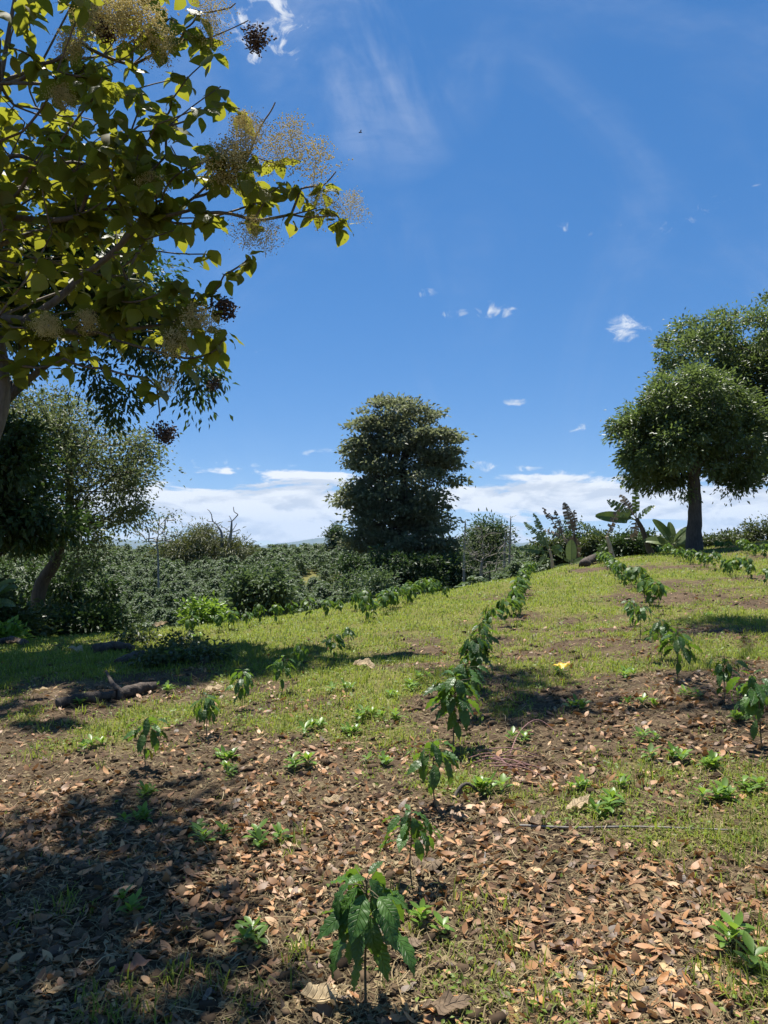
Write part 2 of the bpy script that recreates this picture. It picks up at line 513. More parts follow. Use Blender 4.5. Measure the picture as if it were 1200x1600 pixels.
M['panicle'] = leaf_mat('teak_flower', (0.55, 0.47, 0.22), (0.80, 0.72, 0.42), (0.85, 0.75, 0.40), 0.5, 0.7, spec=0.1)
M['seed'] = leaf_mat('teak_seed', (0.045, 0.026, 0.020), (0.125, 0.070, 0.045), (0.2, 0.1, 0.05), 0.15, 0.7)
M['bark'] = bark_mat('bark_dark', (0.030, 0.024, 0.019), (0.105, 0.085, 0.066))
M['bark_teak'] = bark_mat('bark_grey_brown', (0.065, 0.052, 0.040), (0.19, 0.155, 0.12), 5)
M['bark_pale'] = bark_mat('bark_pale_dead', (0.13, 0.115, 0.10), (0.30, 0.27, 0.23), 5)
M['stem'] = bark_mat('seedling_stem', (0.07, 0.055, 0.03), (0.15, 0.12, 0.06), 40, 0.2)
M['banana_stem'] = bark_mat('banana_stem', (0.24, 0.18, 0.11), (0.50, 0.41, 0.28), 6, 0.4, 0.12)
M['rot'] = bark_mat('rotten_wood', (0.016, 0.012, 0.010), (0.12, 0.09, 0.066), 9, 1.0)
M['twig'] = bark_mat('dry_twig', (0.13, 0.085, 0.065), (0.34, 0.24, 0.19), 20, 0.3)
M['twig_red'] = bark_mat('reddish_twig', (0.15, 0.075, 0.065), (0.33, 0.18, 0.16), 20, 0.3)
M['insect'] = bark_mat('insect_body', (0.012, 0.012, 0.014), (0.03, 0.028, 0.026), 60, 0.2)

def ground_mat():
    m, k, out = mat_base('soil_and_turf')
    g = k.n('ShaderNodeNewGeometry').outputs['Position']
    n_big = k.noise(g, 0.55, 5, 0.6)
    n_mid = k.noise(g, 4.5, 6, 0.65)
    n_fine = k.noise(g, 38.0, 6, 0.7)
    soil = k.ramp(k.math('ADD', k.math('MULTIPLY', n_mid, 0.5), k.math('MULTIPLY', n_fine, 0.5)),
                  [(0.34, (0.036, 0.025, 0.016)), (0.52, (0.105, 0.072, 0.043)), (0.70, (0.235, 0.165, 0.098))])
    thatch = k.ramp(n_fine, [(0.30, (0.055, 0.058, 0.016)), (0.55, (0.165, 0.155, 0.045)), (0.72, (0.32, 0.25, 0.11))])
    gm = k.n('ShaderNodeAttribute', attribute_name='turf').outputs['Fac']
    mask = k.sstep(k.math('ADD', k.math('MULTIPLY', gm, 1.0), k.math('MULTIPLY', k.math('SUBTRACT', n_mid, 0.5), 0.9)), 0.35, 0.75)
    c = k.mix(mask, soil, thatch)
    p = k.n('ShaderNodeBsdfPrincipled'); p.inputs['Roughness'].default_value = 0.95
    p.inputs['Specular IOR Level'].default_value = 0.15
    k.put(p.inputs['Base Color'], c)
    b1 = k.n('ShaderNodeBump'); b1.inputs['Strength'].default_value = 0.9; b1.inputs['Distance'].default_value = 0.035
    k.put(b1.inputs['Height'], k.math('ADD', n_mid, k.math('MULTIPLY', n_fine, 0.7)))
    k.put(p.inputs['Normal'], b1.outputs[0])
    k.put(out.inputs[0], p.outputs[0])
    return m
M['ground'] = ground_mat()

def mount_mat():
    m, k, out = mat_base('wooded_mountain')
    g = k.n('ShaderNodeNewGeometry').outputs['Position']
    n1 = k.noise(g, 0.004, 6, 0.6)
    c = k.ramp(n1, [(0.35, (0.035, 0.055, 0.030)), (0.65, (0.09, 0.105, 0.05))])
    p = k.n('ShaderNodeBsdfPrincipled'); p.inputs['Roughness'].default_value = 0.9
    k.put(p.inputs['Base Color'], c); k.put(out.inputs[0], p.outputs[0])
    return m
M['mountain'] = mount_mat()

# ------------------------------------------------------------------ ground sheet
def turf(x, y):
    """how grassy a spot is, 0..1"""
    u = x * CT - y * ST; v = x * ST + y * CT
    n = fbm(x * 0.55, y * 0.55, 21)
    base = np.clip((v - 4.5) / 7.0, 0.0, 1.0) * 0.60 + 0.12
    rows = np.abs(((u + 0.54) / 2.0 + 0.5) % 1.0 - 0.5) * 2
    t = base + (n - 0.47) * 1.9 + (fbm(x * 2.1, y * 2.1, 55, 3) - .44) * 1.3 + (rows - 0.5) * 0.22 * np.clip((v - 6) / 4, 0, 1)
    t = t + 0.36 * np.clip((-u - 0.9) / 1.5, 0, 1) * np.clip((v - 4.0) / 1.2, 0, 1)
    t = t + 0.30 * np.clip((x - 1.0) / 0.7, 0, 1) * np.clip((3.6 - y) / 1.0, 0, 1)
    t = t - 0.34 * np.clip((4.8 - y) / 1.4, 0, 1) * np.clip((1.25 - x) / .5, 0, 1)
    t = np.where(edge(x, y) > 1.5, np.maximum(t, 0.35), t)
    return np.clip(t, 0, 1)

ng = 185
tt = np.linspace(-1, 1, 2 * ng + 1)
gx = 0.55 * np.sinh(np.arcsinh(9000 / 0.55) * tt)
gy = gx + 3.2
GX, GY = np.meshgrid(gx, gy, indexing='ij')
GZ = H(GX, GY)
V = np.stack([GX, GY, GZ], -1).reshape(-1, 3)
n1 = 2 * ng + 1
ii, jj = np.meshgrid(np.arange(n1 - 1), np.arange(n1 - 1), indexing='ij')
p0 = (ii * n1 + jj).ravel()
F = np.stack([p0, p0 + n1, p0 + n1 + 1, p0 + 1], 1)
gm = mesh_np('ground', V, F, None, True)
a = gm.attributes.new('turf', 'FLOAT', 'POINT')
a.data.foreach_set('value', turf(V[:, 0], V[:, 1]).astype(np.float32))
tag(obj('ground', gm, M['ground']), 'sloping brown earth and thin turf of the hillside field', 'ground', kind='structure')

# far blue mountain range across the valley
def mountain(name, dist, xs, zs, seed, label):
    x = np.linspace(xs[0], xs[-1], 160)
    prof = np.interp(x, xs, zs) + (fbm(x / 900.0, x * 0, seed, 5) - 0.47) * 160
    rows = 14
    V = []
    for k in range(rows):
        t = k / (rows - 1)
        s = 1 - abs(2 * t - 1)
        z = -260 + (prof + 260) * s ** 0.9 + (fbm(x / 350, x * 0 + t * 9, seed + 7, 4) - 0.47) * 150 * s * (1 - s) * 4 * 0.5
        V.append(np.stack([x, np.full_like(x, dist) + (t - 0.5) * 5000, z], -1))
    V = np.concatenate(V); F = []
    n = len(x)
    for k in range(rows - 1):
        for i in range(n - 1):
            p = k * n + i
            F.append((p, p + 1, p + n + 1, p + n))
    tag(obj(name, mesh_np(name, V, np.array(F), None, True), M['mountain']), label, 'mountain', kind='structure')
mountain('mountain', 14000, [-9000, -5000, -2500, -1300, -300, 900, 4000, 9000], [230, 260, 90, 230, 290, 220, 120, 180], 31,
         'hazy blue mountain range far beyond the coffee hill')

# ------------------------------------------------------------------ tree builder
def skeleton(trunk, tips, r_tip=0.012, power=0.45, bias=0.45, curve=0.12, sub=4, up=0.0):
    """trunk: list of points. Joins every tip to the nearest wood; returns paths with radii"""
    nodes = [np.array(p, float) for p in trunk]
    par = [-1] + list(range(len(trunk) - 1))
    plen = [0.0]
    for i in range(1, len(nodes)):
        plen.append(plen[-1] + np.linalg.norm(nodes[i] - nodes[i - 1]) * 0.35)
    top = nodes[-1]
    lo = max(1, len(trunk) // 2)
    tips = sorted([np.array(t, float) for t in tips], key=lambda t: min(np.linalg.norm(t - q) for q in nodes[lo:]))
    for t in tips:
        A = np.array(nodes[lo:])
        d = np.linalg.norm(A - t, axis=1)
        cost = d + bias * np.array(plen[lo:]) + np.where(A[:, 2] > t[2] + 0.3 * d, 0.8 * d, 0)
        k = int(np.argmin(cost)) + lo
        nodes.append(t); par.append(k); plen.append(plen[k] + d[k - lo])
    cnt = np.zeros(len(nodes))
    for i in range(len(nodes) - 1, -1, -1):
        if i >= len(trunk): cnt[i] += 1
        if par[i] >= 0: cnt[par[i]] += cnt[i]
    rad = r_tip * np.maximum(cnt, 1) ** power
    return nodes, par, rad

def wood(bag, trunk, trunk_r, tips, r_tip=0.012, power=0.45, bias=0.45, wob=0.08, sides=6, up=0.15):
    nodes, par, rad = skeleton(trunk, tips, r_tip, power, bias)
    nt = len(trunk)
    tr = np.interp(np.linspace(0, 1, nt), np.linspace(0, 1, len(trunk_r)), trunk_r)
    tube(bag, smooth_path(trunk, 4), np.interp(np.linspace(0, 1, (nt - 1) * 4 + 1), np.linspace(0, 1, nt), tr), 10, 0.5, rough=0.07)
    for i in range(nt, len(nodes)):
        a, b = nodes[par[i]], nodes[i]
        ra = min(rad[i] * 1.25, (tr[par[i]] * 0.75 if par[i] < nt else rad[par[i]]))
        d = np.linalg.norm(b - a)
        t = np.linspace(0, 1, 5)[:, None]
        mid = (a + b) / 2 + rng.normal(0, wob * d, 3) + np.array([0, 0, up * d])
        P = (1 - t) ** 2 * a + 2 * t * (1 - t) * mid + t * t * b
        tube(bag, P, np.linspace(ra, rad[i], 5), sides if rad[i] > 0.03 else 4, 0.5, cap=False, rough=0.06)

def smooth_path(P, k):
    P = np.array(P, float); n = len(P)
    t = np.linspace(0, n - 1, (n - 1) * k + 1)
    out = []
    for q in t:
        i = min(int(q), n - 2); f = q - i
        p0, p1, p2, p3 = P[max(i - 1, 0)], P[i], P[i + 1], P[min(i + 2, n - 1)]
        out.append(0.5 * ((2 * p1) + (-p0 + p2) * f + (2 * p0 - 5 * p1 + 4 * p2 - p3) * f * f + (-p0 + 3 * p1 - 3 * p2 + p3) * f ** 3))
    return np.array(out)

def lobe_points(lobes, n, shell=0.55):
    """points through a set of ellipsoids ((centre),(radii)), more towards the outside"""
    vol = np.array([l[1][0] * l[1][1] * l[1][2] for l in lobes]) ** 0.7
    ks = rng.choice(len(lobes), n, p=vol / vol.sum())
    d = unit(rng.normal(size=(n, 3)))
    r = shell + (1 - shell) * rng.random(n) ** 0.6
    inner = rng.random(n) < 0.22
    r[inner] = rng.random(inner.sum()) * shell
    C = np.array([l[0] for l in lobes], float)[ks]; S = np.array([l[1] for l in lobes], float)[ks]
    return C + d * r[:, None] * S, unit(d / S)

def foliage(cl, outward, per, spread, L, Wd, droop=0.35, upness=0.7, flat=0.6, var_jit=0.35):
    """leaves round clump centres; spread = clump radius"""
    n = len(cl) * per
    c = np.repeat(cl, per, 0); o = np.repeat(outward, per, 0)
    off = rng.normal(size=(n, 3)) * spread * np.array([1, 1, flat]) * np.repeat(rng.uniform(.55, 1.4, len(cl)), per)[:, None]
    pos = c + off
    ax = unit(off) * 0.8 + o * 0.5 + rng.normal(size=(n, 3)) * 0.45
    ax[:, 2] -= droop
    nr = rng.normal(size=(n, 3)) * 0.55 + o * 0.35
    nr[:, 2] += upness
    cv = np.repeat(rng.random(len(cl)), per)
    var = np.clip(cv * 0.55 + rng.random(n) * 0.45, 0, 1)
    sz = 0.7 + 0.6 * rng.random(n)
    return leaf_diamonds(pos, ax, nr, L * sz, Wd * sz, 0.22, var)

def tree(name, label, cat, base, trunk, trunk_r, lobes, clumps, per, spread, L, Wd, leafm, barkm, group=None,
         droop=0.35, flat=0.6, r_tip=0.012, shell=0.55, bias=0.45, extra=None, up=0.15, tipcut=1.0, upness=0.7, lumps=4):
    """trunk and lobes in world coordinates"""
    base = Vector(base)
    t = thing(name, label, cat, base, 0, group)
    more = []
    for (c, r_) in lobes:
        for _ in range(lumps):
            dd = unit(rng.normal(size=3)); dd[2] = dd[2] * .8 + .1
            more.append((tuple(np.array(c) + dd * np.array(r_) * rng.uniform(.8, 1.0)), tuple(np.array(r_) * rng.uniform(.24, .42))))
    cl, outw = lobe_points(list(lobes) + more, clumps, shell)
    if extra is not None:
        cl = np.concatenate([cl, np.array(extra, float)]); outw = np.concatenate([outw, np.tile([0, 0, -0.5], (len(extra), 1))])
    b = Bag()
    wood(b, trunk, trunk_r, [c for c in cl[: int(len(cl) * tipcut)]], r_tip, bias=bias, up=up)
    me = b.mesh('trunk', True)
    me.transform(Matrix.Translation(-base))
    obj('trunk', me, barkm, t)
    V, F, A = foliage(cl, outw, per, spread, L, Wd, droop, flat=flat, upness=upness)
    obj('crown', mesh_np('crown', V - np.array(base), F, A), leafm, t, kind='stuff')
    return t

def plobe(px, py, d, rx, ry, rd=None):
    c = at(px, py, d)
    k = d / 1200.0
    return ((c.x, c.y, c.z), (rx * k, (rd if rd else rx * k), ry * k))

SHADE_SHRUBS = []  # shrubs added to darken the shaded foot of the spreading tree
# ---- big spreading tree in the middle
b = gp(at(628, 900, 58).x, 58)
trunk = [b, b + Vector((0.1, 0, 2.2)), b + Vector((-0.1, 0.1, 4.5)), b + Vector((0.2, 0, 7.0)), b + Vector((0.1, 0, 9.5)), b + Vector((0.2, 0.1, 12.0))]
tree('spreading_tree', 'tall dark spreading tree with layered boughs standing alone on the coffee hill', 'tree', b, trunk, [0.55, 0.42, 0.3, 0.12],
     [plobe(626, 662, 58, 54, 52, 2.8), plobe(588, 688, 58, 46, 40, 2.6), plobe(672, 688, 58, 42, 46, 2.6), plobe(564, 708, 57, 26, 26, 1.6), plobe(696, 705, 57.5, 20, 34, 1.4),
      plobe(690, 745, 58, 32, 34, 2.0), plobe(585, 750, 58, 42, 36, 2.4), plobe(556, 780, 57.5, 32, 22, 1.8), plobe(640, 765, 57, 62, 60, 3.0),
      plobe(585, 812, 57.5, 38, 26, 2.6), plobe(672, 815, 57.5, 40, 34, 2.8), plobe(640, 845, 56.5, 62, 34, 3.0), plobe(700, 850, 57, 24, 20, 1.6), plobe(565, 845, 57, 24, 14, 1.4)],
     430, 95, 0.42, 0.31, 0.17, M['ceiba'], M['bark'], droop=0.15, flat=0.34, lumps=2, upness=0.5, r_tip=0.022, shell=0.6)

for px, d, h_, lab in ((556, 54, 22, 'dark shrub added to deepen the shade at the left foot of the spreading tree'), (592, 53, 26, 'dark leaved shrub added as shade in front of the spreading tree trunk, left side'), (632, 52, 24, 'dark leaved shrub added as shade right below the spreading tree trunk'), (672, 52, 26, 'dark leaved shrub added as shade in front of the spreading tree trunk, right side'), (708, 53, 24, 'dark shrub added to deepen the shade at the right foot of the spreading tree')):
    SHADE_SHRUBS.append((px, d, h_, lab))
# ---- right-hand trees
b = gp(at(1085, 860, 27).x, 27)
trunk = [b - Vector((0, 0, 0.1)), b + Vector((0.0, 0, 0.7)), b + Vector((0.06, 0, 1.6)), b + Vector((0.02, 0, 2.6)), b + Vector((0.15, 0.1, 4.0)), b + Vector((0.3, 0.2, 5.6))]
tree('mango_like_tree'.replace('mango_like', 'round_crowned'), 'round crowned glossy tree with straight dark trunk on the ridge', 'tree', b, trunk, [0.32, 0.24, 0.22, 0.2, 0.08],
     [plobe(1082, 645, 27, 80, 70, 1.9), plobe(1008, 690, 27, 48, 50, 1.3), plobe(1055, 710, 26.6, 76, 50, 1.8), plobe(1132, 690, 27, 48, 58, 1.5),
      plobe(1035, 652, 27, 52, 46, 1.5), plobe(1118, 638, 27, 50, 44, 1.5), plobe(1150, 725, 27, 34, 34, 1.0), plobe(1020, 735, 27, 40, 24, 1.0)],
     430, 150, 0.20, 0.15, 0.064, M['mango'], M['bark'], droop=0.3, flat=0.7, upness=0.6, lumps=3, r_tip=0.011, shell=0.72,
     extra=[at(1150, 765, 27), at(1163, 755, 27), at(1020, 762, 27), at(1070, 772, 26.8)])
b2 = gp(at(1245, 860, 31).x, 31)
trunk = [b2 - Vector((0, 0, 0.1)), b2 + Vector((0.0, 0, 1.2)), b2 + Vector((-0.1, 0, 2.8)), b2 + Vector((-0.15, 0, 4.4)), b2 + Vector((-0.3, 0.1, 6.4)), b2 + Vector((-0.5, 0.2, 8.4))]
tree('round_crowned_tree', 'taller glossy tree rising behind the round crowned tree on the ridge', 'tree', b2, trunk, [0.34, 0.26, 0.22, 0.18, 0.08],
     [plobe(1190, 548, 31, 112, 80, 2.8), plobe(1108, 580, 31, 70, 70, 2.2), plobe(1140, 620, 31, 60, 60, 2.0), plobe(1180, 620, 31, 90, 70, 2.6), plobe(1270, 590, 31, 110, 100, 2.8),
      plobe(1205, 690, 31, 60, 55, 1.8), plobe(1290, 690, 31, 90, 60, 2.2), plobe(1200, 735, 31, 24, 22, 0.8)],
     470, 150, 0.23, 0.165, 0.072, M['mango'], M['bark'], droop=0.3, flat=0.7, upness=0.6, lumps=3, r_tip=0.012, shell=0.68)

# ---- fine leaved tree on the left, beyond the terrace edge
b = gp(at(55, 960, 18).x, 18)
trunk = [b, at(60, 930, 18), at(85, 880, 18), at(100, 830, 18.1), at(110, 770, 18.2), at(105, 700, 18.3)]
tree('fine_leaved_tree', 'fine leaved grey green tree with leaning trunk below the terrace edge', 'tree', b, trunk, [0.17, 0.14, 0.10, 0.05],
     [plobe(90, 665, 18, 80, 55, 1.6), plobe(40, 720, 18, 80, 90, 1.8), plobe(150, 720, 18, 78, 62, 1.5), plobe(190, 755, 17.6, 58, 42, 1.1),
      plobe(110, 790, 18, 95, 50, 1.6), plobe(30, 640, 18.5, 55, 40, 1.2), plobe(215, 700, 18, 30, 30, 0.8), plobe(185, 805, 17.8, 45, 20, 0.9), plobe(130, 850, 18, 42, 40, 1.0), plobe(50, 850, 18.4, 50, 40, 1.0)],
     430, 56, 0.21, 0.095, 0.046, M['grey'], M['bark'], droop=0.2, flat=0.7, r_tip=0.006, shell=0.35, lumps=5)
# darker neighbour at the left border
b = gp(at(-40, 960, 15).x, 15)
trunk = [b, b + Vector((0.05, 0, 1.0)), b + Vector((0.2, 0.1, 2.0)), at(0, 780, 15), at(5, 720, 15)]
tree('dark_leaved_tree', 'dark leaved tree crowding the fine leaved tree beside the teak trunk', 'tree', b, trunk, [0.16, 0.12, 0.06],
     [plobe(15, 740, 15, 62, 55, 1.0), plobe(40, 815, 15, 80, 40, 1.1), plobe(-40, 800, 15, 60, 80, 1.2), plobe(30, 690, 15, 30, 30, 0.7)],
     170, 62, 0.2, 0.16, 0.07, M['dark'], M['bark'], droop=0.4, r_tip=0.007)
# dark tree behind the teak crown
b = gp(at(-170, 950, 15.5).x, 15.5)
trunk = [b, b + Vector((0.2, 0, 1.5)), b + Vector((0.6, 0, 3.0)), b + Vector((1.2, 0, 4.4)), b + Vector((2.4, -0.1, 5.8)), b + Vector((3.6, -0.1, 6.8))]
tree('dark_leaved_tree', 'dark leaved tree with drooping sprays hanging behind the teak crown', 'tree', b, trunk, [0.2, 0.15, 0.1, 0.05],
     [plobe(175, 440, 15.2, 105, 80, 1.2), plobe(60, 430, 15.2, 120, 100, 1.4), plobe(220, 520, 15.2, 75, 45, 1.0), plobe(-60, 480, 15.6, 150, 120, 1.6)],
     260, 85, 0.22, 0.15, 0.065, M['dark'], M['bark'], droop=0.7, r_tip=0.007, flat=0.9,
     extra=[at(x, y, 15) for x, y in ((150, 590), (160, 612), (175, 635), (190, 600), (200, 622), (178, 655), (292, 570), (300, 590), (310, 602), (320, 575), (330, 590), (304, 625), (140, 570), (260, 560))])

# ------------------------------------------------------------------ teak
def teak():
    base = gp(-5.95, 10.95)
    t = thing('teak_tree', 'teak tree with broad yellow green leaves and pale flower panicles overhanging the field', 'tree', base)
    top = at(-15, 560, 11.00)
    trunk = [base - Vector((0, 0, .1)), base + Vector((0.02, 0, 1.0)), base + Vector((0.12, 0, 2.4)), at(-3, 640, 11.00), at(-2, 575, 11.00), at(-10, 500, 11.12), at(-20, 400, 11.24), at(-20, 280, 11.36), at(0, 130, 11.36), at(30, -40, 11.36)]
    lobes = [plobe(110, 120, 11.24, 190, 150, 1.79), plobe(200, 250, 10.76, 170, 110, 1.55), plobe(110, 330, 11.12, 190, 120, 1.79), plobe(250, 330, 10.52, 130, 70, 1.20),
             plobe(180, 470, 10.76, 150, 70, 1.32), plobe(60, 520, 11.00, 110, 55, 1.20), plobe(370, 290, 10.52, 90, 55, 0.72), plobe(270, 60, 10.76, 60, 90, 0.96),
             plobe(-80, 250, 11.48, 200, 280, 2.15), plobe(100, -120, 11.36, 240, 140, 2.15), plobe(285, 490, 10.64, 70, 60, 0.84),
             plobe(-60, 330, 13.87, 260, 180, 1.91)]
    tips, outw = lobe_points(lobes, 700, 0.40)
    ex = [at(*q) for q in ((470, 295, 10.41), (505, 290, 10.41), (525, 335, 10.41), (540, 350, 10.41), (495, 325, 10.41), (455, 335, 10.41), (395, 345, 10.52), (430, 255, 10.52),
                            (350, 160, 10.64), (345, 135, 10.64), (375, 170, 10.64), (330, 90, 10.64), (325, 60, 10.76), (390, 400, 10.52), (375, 415, 10.52), (350, 430, 10.52), (355, 520, 10.64),
                            (340, 545, 10.64), (230, 590, 10.76), (245, 605, 10.76), (310, 20, 10.64), (165, 575, 10.76), (60, 575, 10.88), (25, 570, 10.88), (330, 480, 10.64), (290, 560, 10.64), (100, 560, 10.76))]
    bare = [at(*q) for q in ((360, 12, 10.52), (368, 5, 10.52), (388, 32, 10.52), (250, 650, 10.76), (430, 160, 10.52), (525, 268, 10.41), (415, 185, 10.52))]
    tips = np.concatenate([tips, np.array(ex)])
    bag = Bag()
    wood(bag, trunk, [0.17, 0.16, 0.15, 0.14, 0.13, 0.11, 0.09, 0.065, 0.04, 0.02], list(tips) + [np.array(q) for q in bare], 0.0095, power=0.40, bias=0.5, up=-0.04)
    me = bag.mesh('trunk', True); me.transform(Matrix.Translation(-base)); obj('trunk', me, M['bark_teak'], t)
    # leaves in whorls at the tips
    protos = [leaf_grid(0.315, 0.215, dr, 0.18, 0.012, 5, 2, 7, 0.7, tw, 0.2, 0.72) for dr, tw in ((0.9, 0.2), (0.5, -0.3), (1.3, 0.4), (0.2, 0.1), (1.0, -0.5), (1.6, 0.0))]
    pm = [mesh_np('teak_leaf', v, f, np.full(len(v), 0.35), True, uv) for v, f, uv in protos]
    lo = [leaf_grid(0.315, 0.215, dr, 0.18, 0.0, 5, 1, 4, 0.7, tw, 0.2, 0.72) for dr, tw in ((0.9, 0.2), (0.5, -0.3), (1.3, 0.4), (0.3, 0.2))]
    mats = []
    for k, p in enumerate(tips):
        p = Vector(p)
        n = random.choice((4, 5, 6, 7))
        a0 = random.random() * 6.28
        for i in range(n):
            yaw = a0 + i * 6.28 / n * 1.3 + random.gauss(0, .3)
            off = Vector((math.sin(yaw), math.cos(yaw), 0)) * 0.03 + Vector((0, 0, random.uniform(-0.14, 0.06)))
            mats.append(frame(p + off, yaw, random.uniform(-1.0, 0.35), random.gauss(0, .45), random.uniform(0.55, 1.15)))
    # those in view and nearest become parts, the rest one mass
    def score(m):
        q = m.to_translation()
        f = q.y
        px = 600 + 1200 * q.x / f
        py = 860 - 1200 * (q.z - CAMZ) / f
        return (0 if (-10 < px < 600 and -10 < py < 700) else 5) + f * 0.2 - (px / 1200.0) * 0.8
    mats.sort(key=score)
    inv = Matrix.Translation(-base)
    for i, m in enumerate(mats[:300]):
        obj('leaf', pm[i % len(pm)], M['teak'], t, inv @ m)
    mb = Bag()
    for i, m in enumerate(mats[300:]):
        v, f, _ = lo[i % 4]
        mb.add(place(v, inv @ m), f, random.random())
    obj('foliage', mb.mesh('foliage', True), M['teak2'], t, kind='stuff')
    # flower panicles: a fine branched spray with small round buds
    def panicle(n, size, seed, fat=1.0):
        r = np.random.default_rng(seed)
        b1 = Bag()
        tube(b1, [(0, 0, -0.05), (0, 0, size * 0.5), (0.01, 0, size * 0.95)], [0.005, 0.004, 0.002], 4, 0.3)
        buds = []
        for k in range(13):
            z = size * (0.1 + 0.85 * k / 13)
            ln = size * 0.55 * (1 - 0.75 * k / 13) + 0.05
            for s in (0, 1):
                an = k * 1.9 + s * math.pi + r.normal(0, .3)
                e = np.array([math.cos(an) * ln, math.sin(an) * ln, z + ln * 0.35])
                tube(b1, [(0, 0, z), (e + np.array([0, 0, z])) / 2 - np.array([0, 0, ln * 0.05]), e], [0.0028, 0.002, 0.0012], 3, 0.3, cap=False)
                m_ = max(3, int(n * ln / (size * 6)))
                tq = 0.25 + 0.8 * r.random(m_)
                P = np.array([0, 0, z])[None] * (1 - tq[:, None]) + e[None] * tq[:, None] + r.normal(0, ln * 0.16 + .008, (m_, 3))
                buds.append(P)
        P = np.concatenate(buds)
        q = np.array([[1, 0, 0], [-1, 0, 0], [0, 1, 0], [0, -1, 0], [0, 0, 1], [0, 0, -1]], float)
        fo = np.array([[0, 2, 4], [2, 1, 4], [1, 3, 4], [3, 0, 4], [2, 0, 5], [1, 2, 5], [3, 1, 5], [0, 3, 5]])
        rd = (0.007 + 0.007 * r.random(len(P))) * fat
        VV = (P[:, None, :] + q[None] * rd[:, None, None]).reshape(-1, 3)
        FF = (fo[None] + 6 * np.arange(len(P))[:, None, None]).reshape(-1, 3)
        b1.add(VV, FF, np.repeat(r.random(len(P)), 6))
        return b1
    pale = [panicle(900, 0.58, s).mesh('flower_panicle') for s in (1, 2, 3)]
    thin = [panicle(330, 0.62, s).mesh('flower_panicle') for s in (11, 12)]
    seed = [panicle(120, 0.36, s, 1.9).mesh('seed_cluster') for s in (5, 6)]
    spots = [(190, 40, 10.29, 0, 1.0), (235, 45, 10.29, 0, 1.2), (150, 30, 10.29, 0, 0.9), (265, 75, 10.29, 0, .8), (120, 80, 10.41, 0, 0.7),
             (385, 235, 10.17, 0, 1.0), (350, 265, 10.05, 0, 1.0), (400, 210, 10.29, 0, .8), (330, 60, 10.64, 1, .8),
             (440, 235, 10.29, 1, 1.0), (490, 265, 10.29, 1, 1.1), (460, 220, 10.29, 1, 1.0), (520, 320, 10.29, 1, 0.9), (545, 330, 10.29, 1, .7),
             (415, 380, 10.41, 1, .8), (380, 370, 10.41, 1, .8), (340, 20, 10.64, 1, .9),
             (315, 510, 10.41, 0, .8), (280, 545, 10.41, 0, .7), (65, 515, 10.29, 0, .6), (255, 605, 10.64, 1, .55), (130, 505, 10.41, 0, .55), (240, 290, 10.05, 0, .6), (100, 160, 10.17, 0, 0.6)]
    for k, (x, y, d, ty, s) in enumerate(spots):
        mt = inv @ frame(at(x, y + 22 * s, d), random.random() * 6.28, random.gauss(0, .35), random.gauss(0, .35), s)
        obj('flower_panicle', (pale if ty == 0 else thin)[k % (3 if ty == 0 else 2)], M['panicle'], t, mt, kind='stuff')
    for k, (x, y, d, s) in enumerate(((402, 38, 10.52, .85), (398, 55, 10.52, .7), (255, 660, 10.76, .8), (262, 668, 10.76, .6), (350, 470, 10.64, .8), (345, 462, 10.64, .7), (333, 590, 10.76, .5), (170, 30, 10.41, .8))):
        m = inv @ frame(at(x, y, d), k * 1.3, math.pi + random.gauss(0, .3), 0, s)
        o = obj('seed_cluster', seed[k % 2], M['seed'], t, m, kind='stuff')
        o['label'] = 'dark brown drooping cluster of dried fruit'
    return t
teak()

# ------------------------------------------------------------------ shade tree overhead, behind the viewer's left shoulder
def shade_tree():
    base = gp(-4.2, -1.6)
    def over(gx_, gy_, h):
        s = SUN_DIR
        return (gx_ + s.x / s.z * h, gy_ + s.y / s.z * h, float(H(gx_, gy_)) + h)
    lob = []
    for gx_, gy_, h, r, rz_ in ((-1.8, 3.4, 8.6, 0.85, 0.6), (-1.1, 2.8, 8.2, 0.55, 0.5), (-1.3, 4.1, 9.4, 0.42, 0.35), (-1.0, 2.0, 7.8, 0.6, 0.5), (-2.6, 2.6, 8.4, 1.2, 0.7), (-3.3, 3.5, 9.2, 0.8, 0.6),
                                 (1.1, 5.9, 11.2, 0.32, 0.3), (1.2, 7.1, 11.9, 0.36, 0.3), (2.1, 6.0, 11.6, 0.26, 0.3), (0.9, 6.5, 11.4, 0.2, 0.2), (2.4, 5.3, 11.2, 0.24, 0.2), (1.5, 5.1, 11.0, 0.2, 0.2), (2.9, 6.6, 11.6, .22, .2), (3.9, 8.7, 13.4, 0.75, 0.5), (2.9, 5.2, 11.0, 0.45, 0.35), 
                                 (-1.2, 0.4, 8.4, 1.6, 0.8), (1.5, 1.0, 9.0, 1.0, 0.7), (-3.5, 0.5, 8.2, 1.6, 0.9)):
        lob.append((over(gx_, gy_, h), (r, r, rz_)))
    B = base
    trunk = [B - Vector((0, 0, .1)), B + Vector((0.1, .1, 1.5)), B + Vector((0.2, .3, 3.2)), B + Vector((0.5, .8, 4.8)), B + Vector((0.9, 1.6, 6.2)), B + Vector((1.5, 2.8, 7.4)), B + Vector((2.2, 4.2, 8.6))]
    tree('shade_tree', 'tall shade tree arching over the foot of the field', 'tree', base, trunk, [0.3, 0.24, 0.2, 0.15, 0.08],
         lob, 260, 80, 0.22, 0.19, 0.085, M['mango'], M['bark_teak'], droop=0.4, r_tip=0.008, flat=0.6)
shade_tree()

